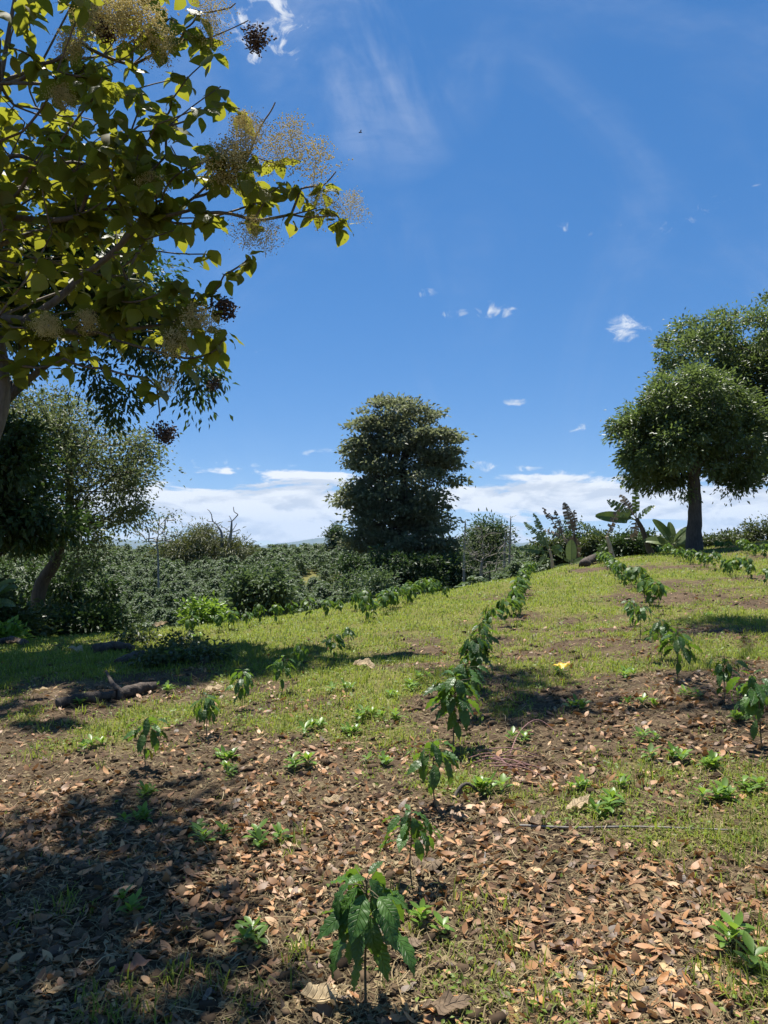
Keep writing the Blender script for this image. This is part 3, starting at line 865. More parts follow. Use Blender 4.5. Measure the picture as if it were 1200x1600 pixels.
# ------------------------------------------------------------------ coffee bushes on the far hill
def bush_mesh(n, L, seed, hgt=1.7, rad=0.85):
    global rng
    keep = rng; rng = np.random.default_rng(seed)
    nt = 9
    pos = []; ax = []; nr = []; vv = []
    per = n // (nt * 9)
    for k in range(nt):
        z = hgt * (0.15 + 0.85 * k / (nt - 1))
        r = rad * (0.75 + 0.35 * math.sin(math.pi * min(1, (k + 1) / nt))) * (1 - 0.75 * (k / (nt - 1)) ** 2.5)
        for j in range(9):
            an = j * 6.283 / 9 + k * 0.7 + rng.normal(0, .25)
            rr = r * (0.7 + 0.5 * rng.random())
            cv = rng.random()
            t = np.sqrt(rng.random(per)) * rr
            P = np.stack([np.cos(an) * t, np.sin(an) * t, z - 0.18 * t ** 2 + 0.06 * t], -1) + rng.normal(0, .07, (per, 3))
            a_ = np.stack([np.cos(an) + rng.normal(0, .8, per), np.sin(an) + rng.normal(0, .8, per), rng.normal(-0.35, .25, per)], -1)
            n_ = rng.normal(0, .3, (per, 3)) + np.array([0, 0, 1.0])
            pos.append(P); ax.append(a_); nr.append(n_); vv.append(np.clip(cv * .5 + rng.random(per) * .5, 0, 1))
    pos = np.concatenate(pos); sz = 0.75 + 0.5 * rng.random(len(pos))
    out = leaf_diamonds(pos, np.concatenate(ax), np.concatenate(nr), L * sz, L * 0.46 * sz, 0.12, np.concatenate(vv))
    rng = keep
    return out

def stem_mesh(name, hgt, r, n=3):
    b = Bag()
    for k in range(n):
        a = k * 2.1
        tube(b, [(0, 0, -0.15), (0.05 * math.cos(a), 0.05 * math.sin(a), hgt * .5), (0.16 * math.cos(a), 0.16 * math.sin(a), hgt)], [r, r * .7, r * .25], 5, 0.5)
    return b.mesh(name, True)

bushes = [bush_mesh(1300, 0.20, 100 + s) for s in range(6)]
bush_me = [mesh_np('foliage', v, f, a) for v, f, a in bushes]
low = [bush_mesh(420, 0.30, 200 + s) for s in range(4)]
bstem = stem_mesh('stem', 1.4, 0.03)
spots = []
for i in range(-58, 34):
    for j in range(0, 44):
        # rows follow the contour of the far hill
        x = i * 1.3 + random.gauss(0, .22) + (0.7 if j % 2 else 0)
        y = 28 + j * 1.6 + 0.12 * x * 0 + random.gauss(0, .2) + 1.2 * math.sin(x * 0.09)
        if y > 88 or edge(x, y) < 5: continue
        px = 600 + 1200 * x / y
        py = 860 + 1200 * (CAMZ - float(H(x, y))) / y
        if px < -380 or px > 860: continue
        if 466 < px < 560 and 897 < py < 940 and random.random() < .9: continue          # the open grassy patch
        if 575 < px < 675 and abs(y - 58) < 1.5: continue
        if random.random() < 0.04: continue
        spots.append((y, x, random.uniform(0.68, 1.08)))
spots.sort()
# the nearest three hundred that can be seen stand singly
def bush_seen(y, x, s):
    px = 600 + 1200 * x / y
    top = 860 + 1200 * (CAMZ - float(H(x, y)) - 1.6 * s) / y
    return -10 < px < 830 and top < np.interp(px, [0, 100, 200, 300, 400, 500, 600, 700, 830], [1000, 992, 984, 976, 965, 950, 933, 911, 893])
seen = [q for q in spots if bush_seen(*q)]
near_spots = seen[:300]
taken = set(near_spots)
far_spots = [q for q in spots if q not in taken]
for k, (y, x, s) in enumerate(near_spots):
    px = 600 + 1200 * x / y
    wh = ('beyond the dark thicket' if px < 200 else 'on the slope below the bare pale tree' if px < 290 else 'on the slope below the bamboo mound and dead trees' if px < 440
          else 'bordering the open grassy patch' if px < 570 else 'in the shade at the foot of the spreading tree' if px < 725 else 'beside the grey dry bush')
    t = thing('coffee_bush', 'mature coffee bush ' + wh, 'bush', gp(x, y), random.random() * 6.28, 'coffee bushes ' + wh, s)
    obj('stem', bstem, M['bark'], t)
    obj('foliage', bush_me[k % 6], M['bush'], t, kind='stuff')
fb = Bag()
for k, (y, x, s) in enumerate(far_spots):
    v, f, a_ = low[k % 4]
    fb.add(place(v, Matrix.Translation(gp(x, y)) @ Matrix.Rotation(random.random() * 6.28, 4, 'Z') @ Matrix.Diagonal((s, s, s, 1))), f, a_)
tag(obj('coffee_plantation', fb.mesh('coffee_plantation'), M['bush']), 'mass of coffee bushes covering the crest of the far hill', 'coffee plantation', kind='stuff')
print('bushes', len(spots))

# ------------------------------------------------------------------ shrubs
def shrub(name, label, cat, base, lobes, clumps, per, spread, L, Wd, leafm, group=None, barkm=None, flat=0.7, droop=0.25, r_tip=0.006, shell=0.5, upness=0.7):
    base = Vector(base)
    zt = max(l[0][2] for l in lobes)
    trunk = [base - Vector((0, 0, .1)), base + Vector((0.02, 0, (zt - base.z) * .25)), base + Vector((0, 0.03, (zt - base.z) * .5)), base + Vector((0.02, 0, (zt - base.z) * .7))]
    return tree(name, label, cat, base, trunk, [0.09, 0.05, 0.02], lobes, clumps, per, spread, L, Wd, leafm, barkm or M['bark'], group, droop, flat, r_tip, shell, upness=upness)

def pbase(px, d):
    x = (px - 600) / 1200 * d
    return gp(x, d)

# round tree on the crest, round tree by the dead poles
shrub('round_bush', 'small round dark tree on the crest left of the spreading tree', 'tree', pbase(527, 80), [plobe(527, 836, 80, 15, 14, 1.0), plobe(527, 848, 80, 12, 12, .9)], 60, 46, 0.3, 0.26, 0.12, M['dark'], droop=0.2)
shrub('round_bush', 'bushy dark tree with brown flanks beside the bare grey poles', 'tree', pbase(765, 48), [plobe(766, 832, 48, 30, 24, 1.2), plobe(764, 858, 48, 32, 30, 1.3)], 110, 50, 0.3, 0.22, 0.09, M['dark'])
# feathery mound on the hill
shrub('bamboo_clump', 'feathery yellow green mound of bamboo on the far crest', 'bamboo', pbase(310, 74), [plobe(312, 850, 74, 56, 24, 3), plobe(280, 862, 73, 46, 18, 2.5), plobe(352, 862, 73, 52, 20, 2.5), plobe(316, 838, 74, 26, 14, 1.6)],
      170, 70, 0.5, 0.42, 0.08, M['yellowgreen'], droop=0.5, upness=0.3)
# undergrowth below the fine leaved tree
for i, (px, d, w_, h_, mk, lab) in enumerate(((28, 16.0, 62, 50, 'dark', 'dark undergrowth shrub at the foot of the leaning trunk'), (92, 17.0, 60, 60, 'shrub', 'loose green shrub under the fine leaved tree'),
                                             (142, 16.2, 48, 42, 'dark', 'dark low shrub at the terrace edge below the hanging foliage'), (135, 19, 55, 70, 'dark', 'tall dark shrub behind the leaning trunk'),
                                             (195, 19.5, 40, 36, 'shrub', 'green shrub bordering the coffee slope beside the dark thicket'), (60, 20, 80, 80, 'dark', 'shaded thicket deep behind the leaning trunk'), (-20, 14.5, 50, 60, 'shrub', 'green shrub beside the arching fronds'))):
    b_ = pbase(px, d)
    k = d / 1200
    z0 = b_.z
    lob = [((b_.x, b_.y, z0 + h_ * k * 1.0), (w_ * k, w_ * k * .8, h_ * k * .9)), ((b_.x + w_ * k * .5, b_.y, z0 + h_ * k * .7), (w_ * k * .7, w_ * k * .6, h_ * k * .6))]
    if i in (3, 5): lob.append(((b_.x, b_.y, z0 + h_ * k * 2.0), (w_ * k * .8, w_ * k * .7, h_ * k * .8)))
    shrub('shrub', lab, 'shrub', b_, lob, 95, 90, 0.18, 0.13, 0.06, M[mk])
# bright shrubs standing on the terrace edge
for px, d, w_, h_, lab in ((318, 14.6, 26, 24, 'bright green leafy shrub at the terrace edge above the shaded ground'), (12, 12.6, 14, 12, 'small sunlit yellow green shrub near the left thicket'),
                           (690, 22.5, 34, 12, 'low spreading shrub at the terrace edge below the spreading tree'), (620, 20.0, 24, 9, 'small low shrub on the rim above the coffee slope')):
    b_ = pbase(px, d); k = d / 1200
    shrub('shrub', lab, 'shrub', b_, [((b_.x, b_.y, b_.z + h_ * k * .9), (w_ * k, w_ * k * .8, h_ * k))], 32, 42, 0.11, 0.10, 0.055, M['weed'] if px < 600 else M['shrub'])
# hedge behind the bananas and along the ridge
hedge = ((862, 34, 22, 24, 'dark hedge shrub behind the tattered bananas, next to the dry one'), (902, 35, 34, 34, 'tall dark hedge shrub behind the cut banana stem'), (935, 33, 26, 22, 'dense green hedge shrub left of the cut banana stem'),
         (972, 31, 24, 26, 'bright green hedge shrub between the two banana stems'), (1000, 33, 28, 26, 'brownish hedge shrub under the leaning banana'), (1030, 33, 26, 22, 'low hedge shrub between the leaning banana and the green banana'),
         (835, 33, 28, 14, 'low shrub on the slope below the dry banana'), (800, 36, 26, 12, 'low shrub beside the grey bare bush'))
for px, d, w_, h_, lab in hedge:
    b_ = pbase(px, d); k = d / 1200
    zc = max(b_.z, CAMZ - 0.5) if h_ > 18 else b_.z
    shrub('shrub', lab, 'shrub', b_, [((b_.x, b_.y, zc + h_ * k * .75), (w_ * k, w_ * k * .8, h_ * k * .95)), ((b_.x + w_ * k * .4, b_.y, zc + h_ * k * .2), (w_ * k * .8, w_ * k * .6, h_ * k * .7))],
          90, 85, 0.2, 0.15, 0.07, M['shrub'] if h_ < 26 else M['dark'])
for i, (px, d, h_) in enumerate(((1105, 31, 8), (1128, 32, 12), (1150, 33, 16), (1175, 33, 22), (1200, 33, 28), (1062, 32, 12))):
    b_ = pbase(px, d); k = d / 1200
    shrub('hedge_shrub', 'low scrubby shrub in the line along the ridge behind the round crowned tree', 'shrub', b_, [((b_.x, b_.y, b_.z + h_ * k * .6), (20 * k, 16 * k, h_ * k))], 34, 46, 0.16, 0.12, 0.06, M['shrub'], group='shrubs along the ridge')

for px, d, h_, lab in SHADE_SHRUBS:  # their dark leaf colour stands in for the shade under the tree
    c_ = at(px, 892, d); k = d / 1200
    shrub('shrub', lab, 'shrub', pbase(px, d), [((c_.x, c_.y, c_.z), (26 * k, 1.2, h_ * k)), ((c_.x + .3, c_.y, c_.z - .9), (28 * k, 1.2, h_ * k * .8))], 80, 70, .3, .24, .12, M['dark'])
cb = pbase(408, 27)
shrub('coffee_tree', 'tall glossy leaved shrub tree rising above the coffee slope behind the seedlings', 'tree', cb, [plobe(408, 912, 27, 40, 24, .8), plobe(385, 925, 27, 24, 20, .6), plobe(432, 930, 27, 22, 18, .6), plobe(405, 950, 27, 45, 30, .9)], 120, 60, .22, .2, .09, M['bush'])
for px, d, h_, lab in ((560, 38, 30, 'pale leaved shrub at the right rim of the open grassy patch'), (590, 36, 26, 'rounded pale shrub between the grassy patch and the spreading tree shade')):
    c_ = at(px, 918, d)
    shrub('shrub', lab, 'shrub', pbase(px, d), [((c_.x, c_.y, c_.z), (.85, .8, .75)), ((c_.x + .3, c_.y, c_.z - .8), (.9, .8, .7))], 60, 55, .22, .18, .085, M['bush'])

# ------------------------------------------------------------------ bare trees
def bare_tree(name, label, base, trunk, r, tips, r_tip=0.01, barkm=None, leaves=0, leafm=None, spread=0.2, L=0.12, wob=0.14):
    base = Vector(base)
    t = thing(name, label, 'tree', base)
    b_ = Bag()
    wood(b_, trunk, r, [np.array(q) for q in tips], r_tip, bias=0.25, wob=wob, up=0.08)
    me = b_.mesh('trunk', True); me.transform(Matrix.Translation(-base)); obj('trunk', me, barkm or M['bark_pale'], t)
    if leaves:
        q = np.array(tips)
        V_, F_, A_ = foliage(q, unit(rng.normal(size=q.shape)), leaves, spread, L, L * .5)
        obj('crown', mesh_np('crown', V_ - np.array(base), F_, A_), leafm, t, kind='stuff')
    return t
b_ = pbase(355, 72)
bare_tree('dead_tree', 'bare dead tree with forked pale branches beside the bamboo mound', pbase(357, 72), [pbase(357, 72), at(358, 850, 72), at(361, 832, 72), at(362, 815, 72)], [0.24, 0.19, 0.13, 0.07],
          [at(*q) for q in ((365, 792, 72), (358, 806, 72), (372, 804, 72), (370, 818, 72), (376, 830, 72), (350, 824, 72), (366, 800, 72), (356, 815, 72), (374, 827, 72))], 0.03)
bare_tree('dead_tree', 'bare dead tree with one bent limb near the bamboo mound', pbase(348, 72), [pbase(348, 72), at(347, 850, 72), at(346, 832, 72), at(340, 822, 72)], [0.2, 0.16, 0.11, 0.07],
          [at(*q) for q in ((331, 808, 72), (324, 796, 72), (333, 815, 72), (322, 812, 72), (329, 801, 72))], 0.03)
bare_tree('bare_tree', 'pale nearly bare tree with a few leaves at the edge of the coffee slope', pbase(250, 52), [pbase(250, 52), at(247, 870, 52), at(245, 848, 52), at(248, 835, 52)], [0.07, 0.06, 0.045, 0.03],
          [at(random.uniform(200, 285), random.uniform(800, 846), 52 + random.gauss(0, 1)) for _ in range(34)], 0.02, leaves=7, leafm=M['grey'], spread=0.35, L=0.22)
bare_tree('bare_tree', 'grey dry bush with upright bare twigs beside the far bananas', pbase(752, 31), [pbase(752, 31), at(752, 898, 31), at(753, 880, 31)], [0.09, 0.07, 0.04],
          [at(random.uniform(722, 792), random.uniform(822, 895), 31 + random.gauss(0, .5)) for _ in range(90)], 0.006, leaves=9, leafm=M['grey'], spread=0.16, L=0.075)
for px, py, lab in ((798, 806, 'bare grey pole with side twigs beside the bushy dark tree'), (790, 830, 'shorter bare grey pole behind the dry bush'), (727, 812, 'thin bare grey pole at the edge of the spreading tree')):
    bare_tree('dead_sapling', lab, pbase(px - 3, 40), [pbase(px - 3, 40), at(px - 2, 880, 40), at(px - 1, 850, 40), at(px, py, 40)], [0.07, 0.06, 0.05, 0.02],
              [at(px + random.uniform(-12, 12), py + random.uniform(10, 50), 40) for _ in range(7)], 0.012)

# ------------------------------------------------------------------ bananas
def banana_leaf(L, Wd, droop, torn, seed, stalk=0.12):
    r = np.random.default_rng(seed)
    n = 22
    t = np.linspace(0, 1, n)
    phi = -droop * t ** 1.4
    dl = L / (n - 1)
    y = np.concatenate([[0], np.cumsum(np.cos(phi[:-1]) * dl)]); z = np.concatenate([[0], np.cumsum(np.sin(phi[:-1]) * dl)])
    b_ = Bag(); rib = Bag()
    tube(rib, np.stack([0 * y, y, z], -1), np.linspace(0.028, 0.006, n) * (L / 1.6), 4, 0.95, cap=False)
    for q in range(2, n - 1):
        b_.add([(-.006, y[q], z[q]), (.006, y[q], z[q]), (.006, y[q + 1], z[q + 1]), (-.006, y[q + 1], z[q + 1])], [(0, 1, 2), (0, 2, 3)], .5)
    for sgn in (-1, 1):
        k = 3
        while k < n - 1:
            if r.random() < torn * 0.35:
                k += 1; continue
            ln = int(r.integers(1, 3 if torn > .3 else 5))
            e = min(k + ln, n - 1)
            sag = -r.random() * torn * 0.8
            for q in range(k, e):
                wa = Wd / 2 * math.sin(math.pi * min(.99, t[q] * .9 + .1)) ** .5
                wb = Wd / 2 * math.sin(math.pi * min(.99, t[q + 1] * .9 + .1)) ** .5
                sh = 0.25 * wa
                P = [(0, y[q], z[q]), (0, y[q + 1], z[q + 1]),
                     (sgn * wb, y[q + 1] + sh, z[q + 1] + wb * (0.25 + sag)), (sgn * wa, y[q] + sh, z[q] + wa * (0.25 + sag))]
                if torn > .2 and q == e - 1: P[2] = (sgn * wb * .96, y[q + 1] + sh - dl * .35, P[2][2])
                b_.add(P, [(0, 1, 2), (0, 2, 3)], 0.2 + .5 * r.random())
            k = e
    return b_.mesh('leaf', False), rib.mesh('midrib', True)

def banana(label, stem_pts, r, leaves, stem_mat=None, ls=1.3):
    base = Vector(stem_pts[0])
    t = thing('banana_plant', label, 'banana plant', base)
    b_ = Bag(); tube(b_, smooth_path(stem_pts, 4), np.linspace(r, r * .55, (len(stem_pts) - 1) * 4 + 1), 8, 0.5, rough=.05)
    me = b_.mesh('stem', True); me.transform(Matrix.Translation(-base)); obj('stem', me, stem_mat or M['banana_stem'], t)
    top = Vector(stem_pts[-1]) - base
    for k, (yaw, pit, L, Wd, droop, torn, mk) in enumerate(leaves):
        ro = R(random.uniform(50, 80)) * (-1 if yaw < 0 else 1)
        m = frame(top - Vector((0, 0, 0.05 * (k % 3))), R(yaw), R(pit), ro if abs(yaw) > 30 else R(random.uniform(-20, 20)), ls)
        lm_, rm_ = banana_leaf(L, Wd, droop, torn, 40 + k + abs(int(base.x * 10)))
        o = obj('leaf', lm_, M[mk], t, m)
        obj('midrib', rm_, M['banana_pale'] if mk != 'banana_dry' else M['banana_dry'], o)
        if mk == 'banana_dry': o['label'] = 'dry brown shredded leaf'
    return t
D = 29
banana('leaning banana plant with large torn green leaves above the hedge', [pbase(1018, D), at(1012, 852, D), at(1004, 828, D), at(994, 810, D)], 0.13,
       [(12, 82, 1.05, 0.22, -0.1, .75, 'banana'), (-80, 8, 1.15, 0.34, 0.35, .2, 'banana'), (-70, 40, 1.05, 0.30, 0.3, .6, 'banana'), (-45, 55, 0.9, 0.26, .2, .6, 'banana_dry'), (-100, -80, .6, .25, .3, .8, 'banana_dry'), (140, 45, .7, .25, .6, .4, 'banana')], M['bark'])
banana('cut banana stem with two bare stubs and a shredded leaf beside the felled log', [pbase(957, 25.5), at(956, 866, 25.5), at(952, 850, 25.5), at(948, 838, 25.5)], 0.095,
       [(70, 62, 0.85, 0.20, -0.1, .9, 'banana_dry'), (-75, 28, 0.8, 0.16, -0.5, .95, 'banana_pale')])
banana('tattered dry banana plant with brown shredded leaves sticking up', [pbase(893, 30), at(892, 870, 30), at(886, 850, 30), at(880, 838, 30)], 0.07,
       [(-60, 55, 1.1, .2, .1, .9, 'banana_dry'), (-45, 70, .9, .2, .1, .9, 'banana_dry'), (-80, 30, .8, .2, .6, .9, 'banana_dry'), (120, -50, .6, .2, .4, .9, 'banana_dry')])
banana('dead banana plant with a dark withered upright leaf against the hedge', [pbase(902, 31), at(901, 870, 31), at(899, 850, 31), at(897, 832, 31)], 0.06,
       [(-60, 72, 1.0, .3, .1, .85, 'banana_dry'), (30, 84, .75, .2, .1, .9, 'banana_dry'), (100, -75, .7, .25, .2, .8, 'banana_dry'), (-120, -80, .8, .25, .2, .8, 'banana_dry')], M['bark'])
banana('pale green banana plant with narrow ragged fronds on the slope', [pbase(864, 29), at(863, 880, 29), at(861, 868, 29), at(858, 858, 29)], 0.07,
       [(-70, 50, 1.1, .22, .3, .7, 'banana_pale'), (-60, 68, 1.2, .22, .15, .8, 'banana_pale'), (-95, 10, .9, .25, .5, .6, 'banana'), (80, -25, .9, .22, .3, .5, 'banana_pale'), (60, 10, .8, .25, .8, .3, 'banana'), (-40, -40, .7, .2, .2, .5, 'banana_pale')])
banana('young green banana plant with broad upright leaves beside the ridge tree', [pbase(1052, 28.5), at(1052, 866, 28.5), at(1051, 858, 28.5), at(1051, 850, 28.5)], 0.07,
       [(-70, 60, .9, .3, .5, .05, 'banana'), (70, 40, .95, .3, .4, .05, 'banana'), (85, 15, .9, .3, .5, .1, 'banana'), (-85, 15, .8, .3, .6, .1, 'banana_pale'), (170, 50, .7, .28, .6, .05, 'banana_pale'), (10, 70, .8, .25, .3, .1, 'banana')])
banana('young banana shoot with one broad upright light leaf beside the dry banana', [pbase(893, 27), at(893, 884, 27), at(893, 880, 27)], 0.04,
       [(20, 88, .62, .30, .0, .0, 'banana_pale'), (75, 25, .5, .18, .5, .2, 'banana_pale'), (-80, 0, .4, .15, .4, .2, 'banana_pale')])
banana('arching fronded plant in the shade at the left thicket', [pbase(-25, 11.5), gp(-5.98, 11.5, .4), gp(-5.97, 11.5, .7)], 0.04,
       [(85, 35, .75, .2, 1.3, .3, 'banana'), (70, 5, .7, .2, 1.2, .4, 'banana'), (100, 55, .9, .22, 1.3, .1, 'banana_pale'), (120, -10, .5, .16, .9, .3, 'banana'), (20, 50, .7, .2, 1., .2, 'banana')], ls=.7)

# ------------------------------------------------------------------ coffee seedlings in rows
cl_proto = [leaf_grid(0.118, 0.048, dr, 0.16, 0.006, 7, 3, 12, 1.0, tw, 0.05, 0.80) for dr, tw in ((0.7, .15), (1.1, -.2), (0.3, .1), (1.4, .25), (0.9, -.4))]
cl_me = [mesh_np('leaf', v, f, np.full(len(v), .15 * i), True, uv) for i, (v, f, uv) in enumerate(cl_proto)]
cl_low = [leaf_grid(0.112, 0.058, dr, 0.16, 0.0, 6, 1, 4, 1.0, 0.2, 0.05, 0.80) for dr in (0.7, 1.2, 0.4)]

def seedling_layout(h, seed, n_pairs):
    r = random.Random(seed)
    out = []
    n_pairs += 6
    for k in range(n_pairs):
        z = h * (0.36 + 0.64 * (k / max(1, n_pairs - 1)) ** 0.5)
        a0 = k * 1.25 + r.gauss(0, .35) + seed
        br = (r.uniform(.02, .095) if 1 < k < n_pairs - 2 else 0.012)
        for s in (0, 1):
            if k < 2 and r.random() < .3: continue
            yaw = a0 + s * math.pi + r.gauss(0, .2)
            sc = (0.72 + 0.5 * math.sin(math.pi * (0.25 + 0.6 * k / n_pairs))) * r.uniform(.85, 1.15) * (0.6 if k == n_pairs - 1 else 1)
            pit = r.uniform(-1.15, -0.05) if k < n_pairs - 1 else r.uniform(0.1, .8)
            p = Vector((math.sin(yaw) * br, math.cos(yaw) * br, z + 0.02))
            out.append((p, z, yaw, pit, r.gauss(0, .3), sc, r.randrange(5)))
    return out

def seedling_stem(h, lay, seed):
    r = random.Random(seed)
    b_ = Bag()
    P = [(0, 0, -0.03), (r.gauss(0, .006), r.gauss(0, .006), h * .35), (r.gauss(0, .008), r.gauss(0, .008), h * .7), (0, 0, h + .01)]
    tube(b_, smooth_path(P, 3), np.linspace(.0048, .0022, 10), 6, .5)
    for p, z, yaw, pit, ro, sc, k in lay:
        tube(b_, [(0, 0, z), (p.x * .5, p.y * .5, z + .015), tuple(p)], [.0022, .0018, .0015], 4, .5, cap=False)
    return b_.mesh('stem', True)

near_var = []
for s in range(8):
    h = 0.40
    lay = seedling_layout(h, s + 1, 15 if s == 7 else 8 if s % 2 else 7)
    near_var.append((lay, seedling_stem(h, lay, s)))
far_var = []
for s in range(6):
    lay = seedling_layout(0.40, s + 31, 7)
    fb_ = Bag()
    for p, z, yaw, pit, ro, sc, k in lay:
        v, f, _ = cl_low[k % 3]
        fb_.add(place(v, frame(p, yaw, pit, ro, sc * 1.1)), f, random.random())
    far_var.append((fb_.mesh('foliage', True), seedling_stem(.40, lay, s + 9)))

def seedling(pos, hgt, k, label, group, near, bushy=False):
    t = thing('coffee_seedling', label, 'coffee seedling', pos, random.random() * 6.28, group, hgt / 0.42 * 0.80)
    t.rotation_euler = (random.gauss(0, .05), random.gauss(0, .05), random.random() * 6.28)
    if near:
        lay, sm = near_var[7 if bushy else k % 7]
        obj('stem', sm, M['stem'], t)
        for p, z, yaw, pit, ro, sc, q in lay:
            obj('leaf', cl_me[q], M['coffee'], t, frame(p, yaw, pit, ro, sc))
    else:
        fm, sm = far_var[k % 6]
        obj('stem', sm, M['stem'], t)
        obj('foliage', fm, M['coffee_far'], t)
    return t

ROWL = {0: 'in the row leading up to the cut banana stem', 1: 'in the row passing right of the felled log', -1: 'in the row running left of the centre row towards the spreading tree', -2: 'in the outer row along the terrace edge',
        2: 'in the row climbing towards the ridge tree', 3: 'in the row below the ridge shrubs', 4: 'in the uppermost row on the ridge side'}
OWN = {(0, 0): 'glossy leafy coffee seedling at the very foot of the centre row', (0, 1): 'short coffee seedling second from the foot of the centre row', (0, 2): 'leafy coffee seedling third from the foot of the centre row, beside the curved root',
       (0, 3): 'tall bushy coffee seedling fourth from the foot of the centre row', (-1, 0): 'spindly coffee seedling with one yellowing leaf at the end of its row', (-1, 1): 'round leaved coffee seedling next to the spindly one with a yellowing leaf',
       (1, 0): 'tall lanky coffee seedling at the near end of the felled log row', (1, 2): 'tall bare stemmed coffee seedling in the row passing right of the felled log'}
count = 0
def add_row(u, row, v0, v1, step=0.95, hm=0.40, pts=()):
    global count
    g = 'coffee seedlings ' + ROWL[row]
    done = []
    for n_, (px, py, hh) in enumerate(pts):
        p = ground_hit(px, py)
        own = OWN.get((row, n_))
        sd = seedling(p, hh, count, own or 'young coffee seedling ' + ROWL[row], g, True, row == 0 and n_ in (0, 3, 4, 5))
        if (row, n_) == (-1, 0):
            o = obj('leaf', cl_me[1].copy(), None, sd, frame(Vector((-.02, -.01, .15)), 4.2, -.9, 0, .9))
            o.data.materials.clear(); o.data.materials.append(M['yellowing']); o['label'] = 'yellowing lower leaf'
        count += 1; done.append(p)
    v = v0
    while v < v1:
        x, y = uv2xy(u + random.gauss(0, .05), v)
        x += 0.0
        if edge(x, y) < 0.5 and all((p.x - x) ** 2 + (p.y - y) ** 2 > .4 for p in done) and random.random() > 0.06:
            px = 600 + 1200 * x / y
            if -40 < px < 1250:
                seedling(gp(x, y), hm * random.uniform(.75, 1.25), count, 'young coffee seedling ' + ROWL[row], g, y < 6)
                count += 1
        v += step * random.uniform(.8, 1.2)

add_row(-0.50, 0, 8.6, 25, 0.5, .42, [(572, 1578, .50), (645, 1392, .37), (682, 1268, .43), (708, 1176, .58), (728, 1125, .5), (742, 1082, .56), (750, 1055, .46), (757, 1030, .48), (768, 998, .48)])
add_row(1.55, 1, 12.0, 25, 0.5, .45, [(1190, 1175, .55), (1130, 1104, .42), (1060, 1068, .52), (1035, 1035, .48), (1000, 1000, .48), (985, 980, .42)])
add_row(-2.55, -1, 11.0, 23, 0.55, .42, [(228, 1206, .40), (322, 1152, .36), (378, 1112, .40), (440, 1086, .40), (470, 1052, .36), (520, 1040, .42), (545, 1015, .34)])
for px in range(300, 712, 21):
    if random.random() < .12: continue
    p = ground_hit(px + random.gauss(0, 4), 994 - (px - 300) * .138 + random.gauss(0, 3))
    if p.y < 22:
        seedling(p, random.uniform(.3, .46), count, 'young coffee seedling ' + ROWL[-2], 'coffee seedlings ' + ROWL[-2], False); count += 1
add_row(3.6, 2, 9.0, 27, 0.5, .42)
add_row(5.6, 3, 10.5, 28, 0.5, .42)
add_row(7.8, 4, 13, 29, 0.55, .42)
print('seedlings', count)

# ------------------------------------------------------------------ broad leaved weeds
wl = [leaf_grid(.050, .022, dr, .25, 0, 4, 1, 5, .2, 0, 0, 1.25) for dr in (.3, .7, -.2)]
wl_me = [mesh_np('leaf', v, f, np.full(len(v), .2 * i), True, uv) for i, (v, f, uv) in enumerate(wl)]
def weed_layout(seed):
    r = random.Random(seed); out = []
    for c in range(r.choice((3, 4, 5))):
        cx, cy = r.gauss(0, .05), r.gauss(0, .04)
        for i in range(r.randrange(9, 13)):
            out.append((Vector((cx, cy, .012 + .003 * i)), i * 2.4 + r.gauss(0, .2), r.uniform(.1, .95), 0, r.uniform(.6, 1.15), r.randrange(3)))
    return out
weed_var = []
for s in range(5):
    lay = weed_layout(s); b_ = Bag()
    for p, yaw, pit, ro, sc, k in lay:
        v, f, _ = wl[k]; b_.add(place(v, frame(p, yaw, pit, ro, sc)), f, random.random())
    weed_var.append((lay, b_.mesh('rosette', True)))
WP = [(765, 1240), (1050, 1195), (1180, 1240), (1010, 1105), (1015, 1160), (1110, 1200), (680, 1445), (470, 1205), (357, 1213), (425, 1325), (212, 1290), (185, 1430), (615, 1090), (640, 1080), (605, 1125), (545, 1150),
      (500, 1145), (400, 1475), (575, 1125), (660, 1060), (905, 1240), (1180, 1490), (875, 1055), (940, 1275), (325, 1310), (350, 1190), (540, 1085), (1100, 880), (1105, 965), (820, 1160), (1160, 1130),
      (250, 1085), (120, 1105), (150, 1170), (310, 1000), (230, 1250), (590, 1200), (900, 1110), (985, 1060), (1085, 1090), (1120, 1255), (960, 1230)]
WOWN = {(765, 1240): 'broad leaved weed rosette beside the thick curved root', (680, 1445): 'broad leaved weed rosette just right of the front coffee seedling', (250, 1085): 'broad leaved weed rosette at the end of the stubbed rotten log',
        (120, 1105): 'broad leaved weed rosette against the thinner rotten log', (400, 1475): 'broad leaved weed rosette in the big shade left of the front coffee seedling', (875, 1055): 'broad leaved weed rosette beside the bright yellow fallen leaf',
        (940, 1275): 'broad leaved weed rosette just behind the long pale stick', (357, 1213): 'broad leaved weed rosette right of the spindly seedling with a yellowing leaf'}
for k, (px, py) in enumerate(WP):
    p = ground_hit(px, py)
    lay, me = weed_var[k % 5]
    lab = 'bright green broad leaved weed rosette growing through the dry leaf litter' if py > 1140 else 'bright green broad leaved weed rosette growing in the short grass between the seedling rows'
    lab = WOWN.get((px, py), lab)
    t = thing('weed_plant', lab, 'weed', p - Vector((0, 0, .004)), random.random() * 6.28, 'weed rosettes in the leaf litter' if py > 1140 else 'weed rosettes in the grass', random.uniform(1.0, 1.5))
    if py > 1180:
        for q, yaw, pit, ro, sc, i in lay:
            obj('leaf', wl_me[i], M['weed'], t, frame(q, yaw, pit, ro, sc))
    else:
        obj('rosette', me, M['weed'], t)

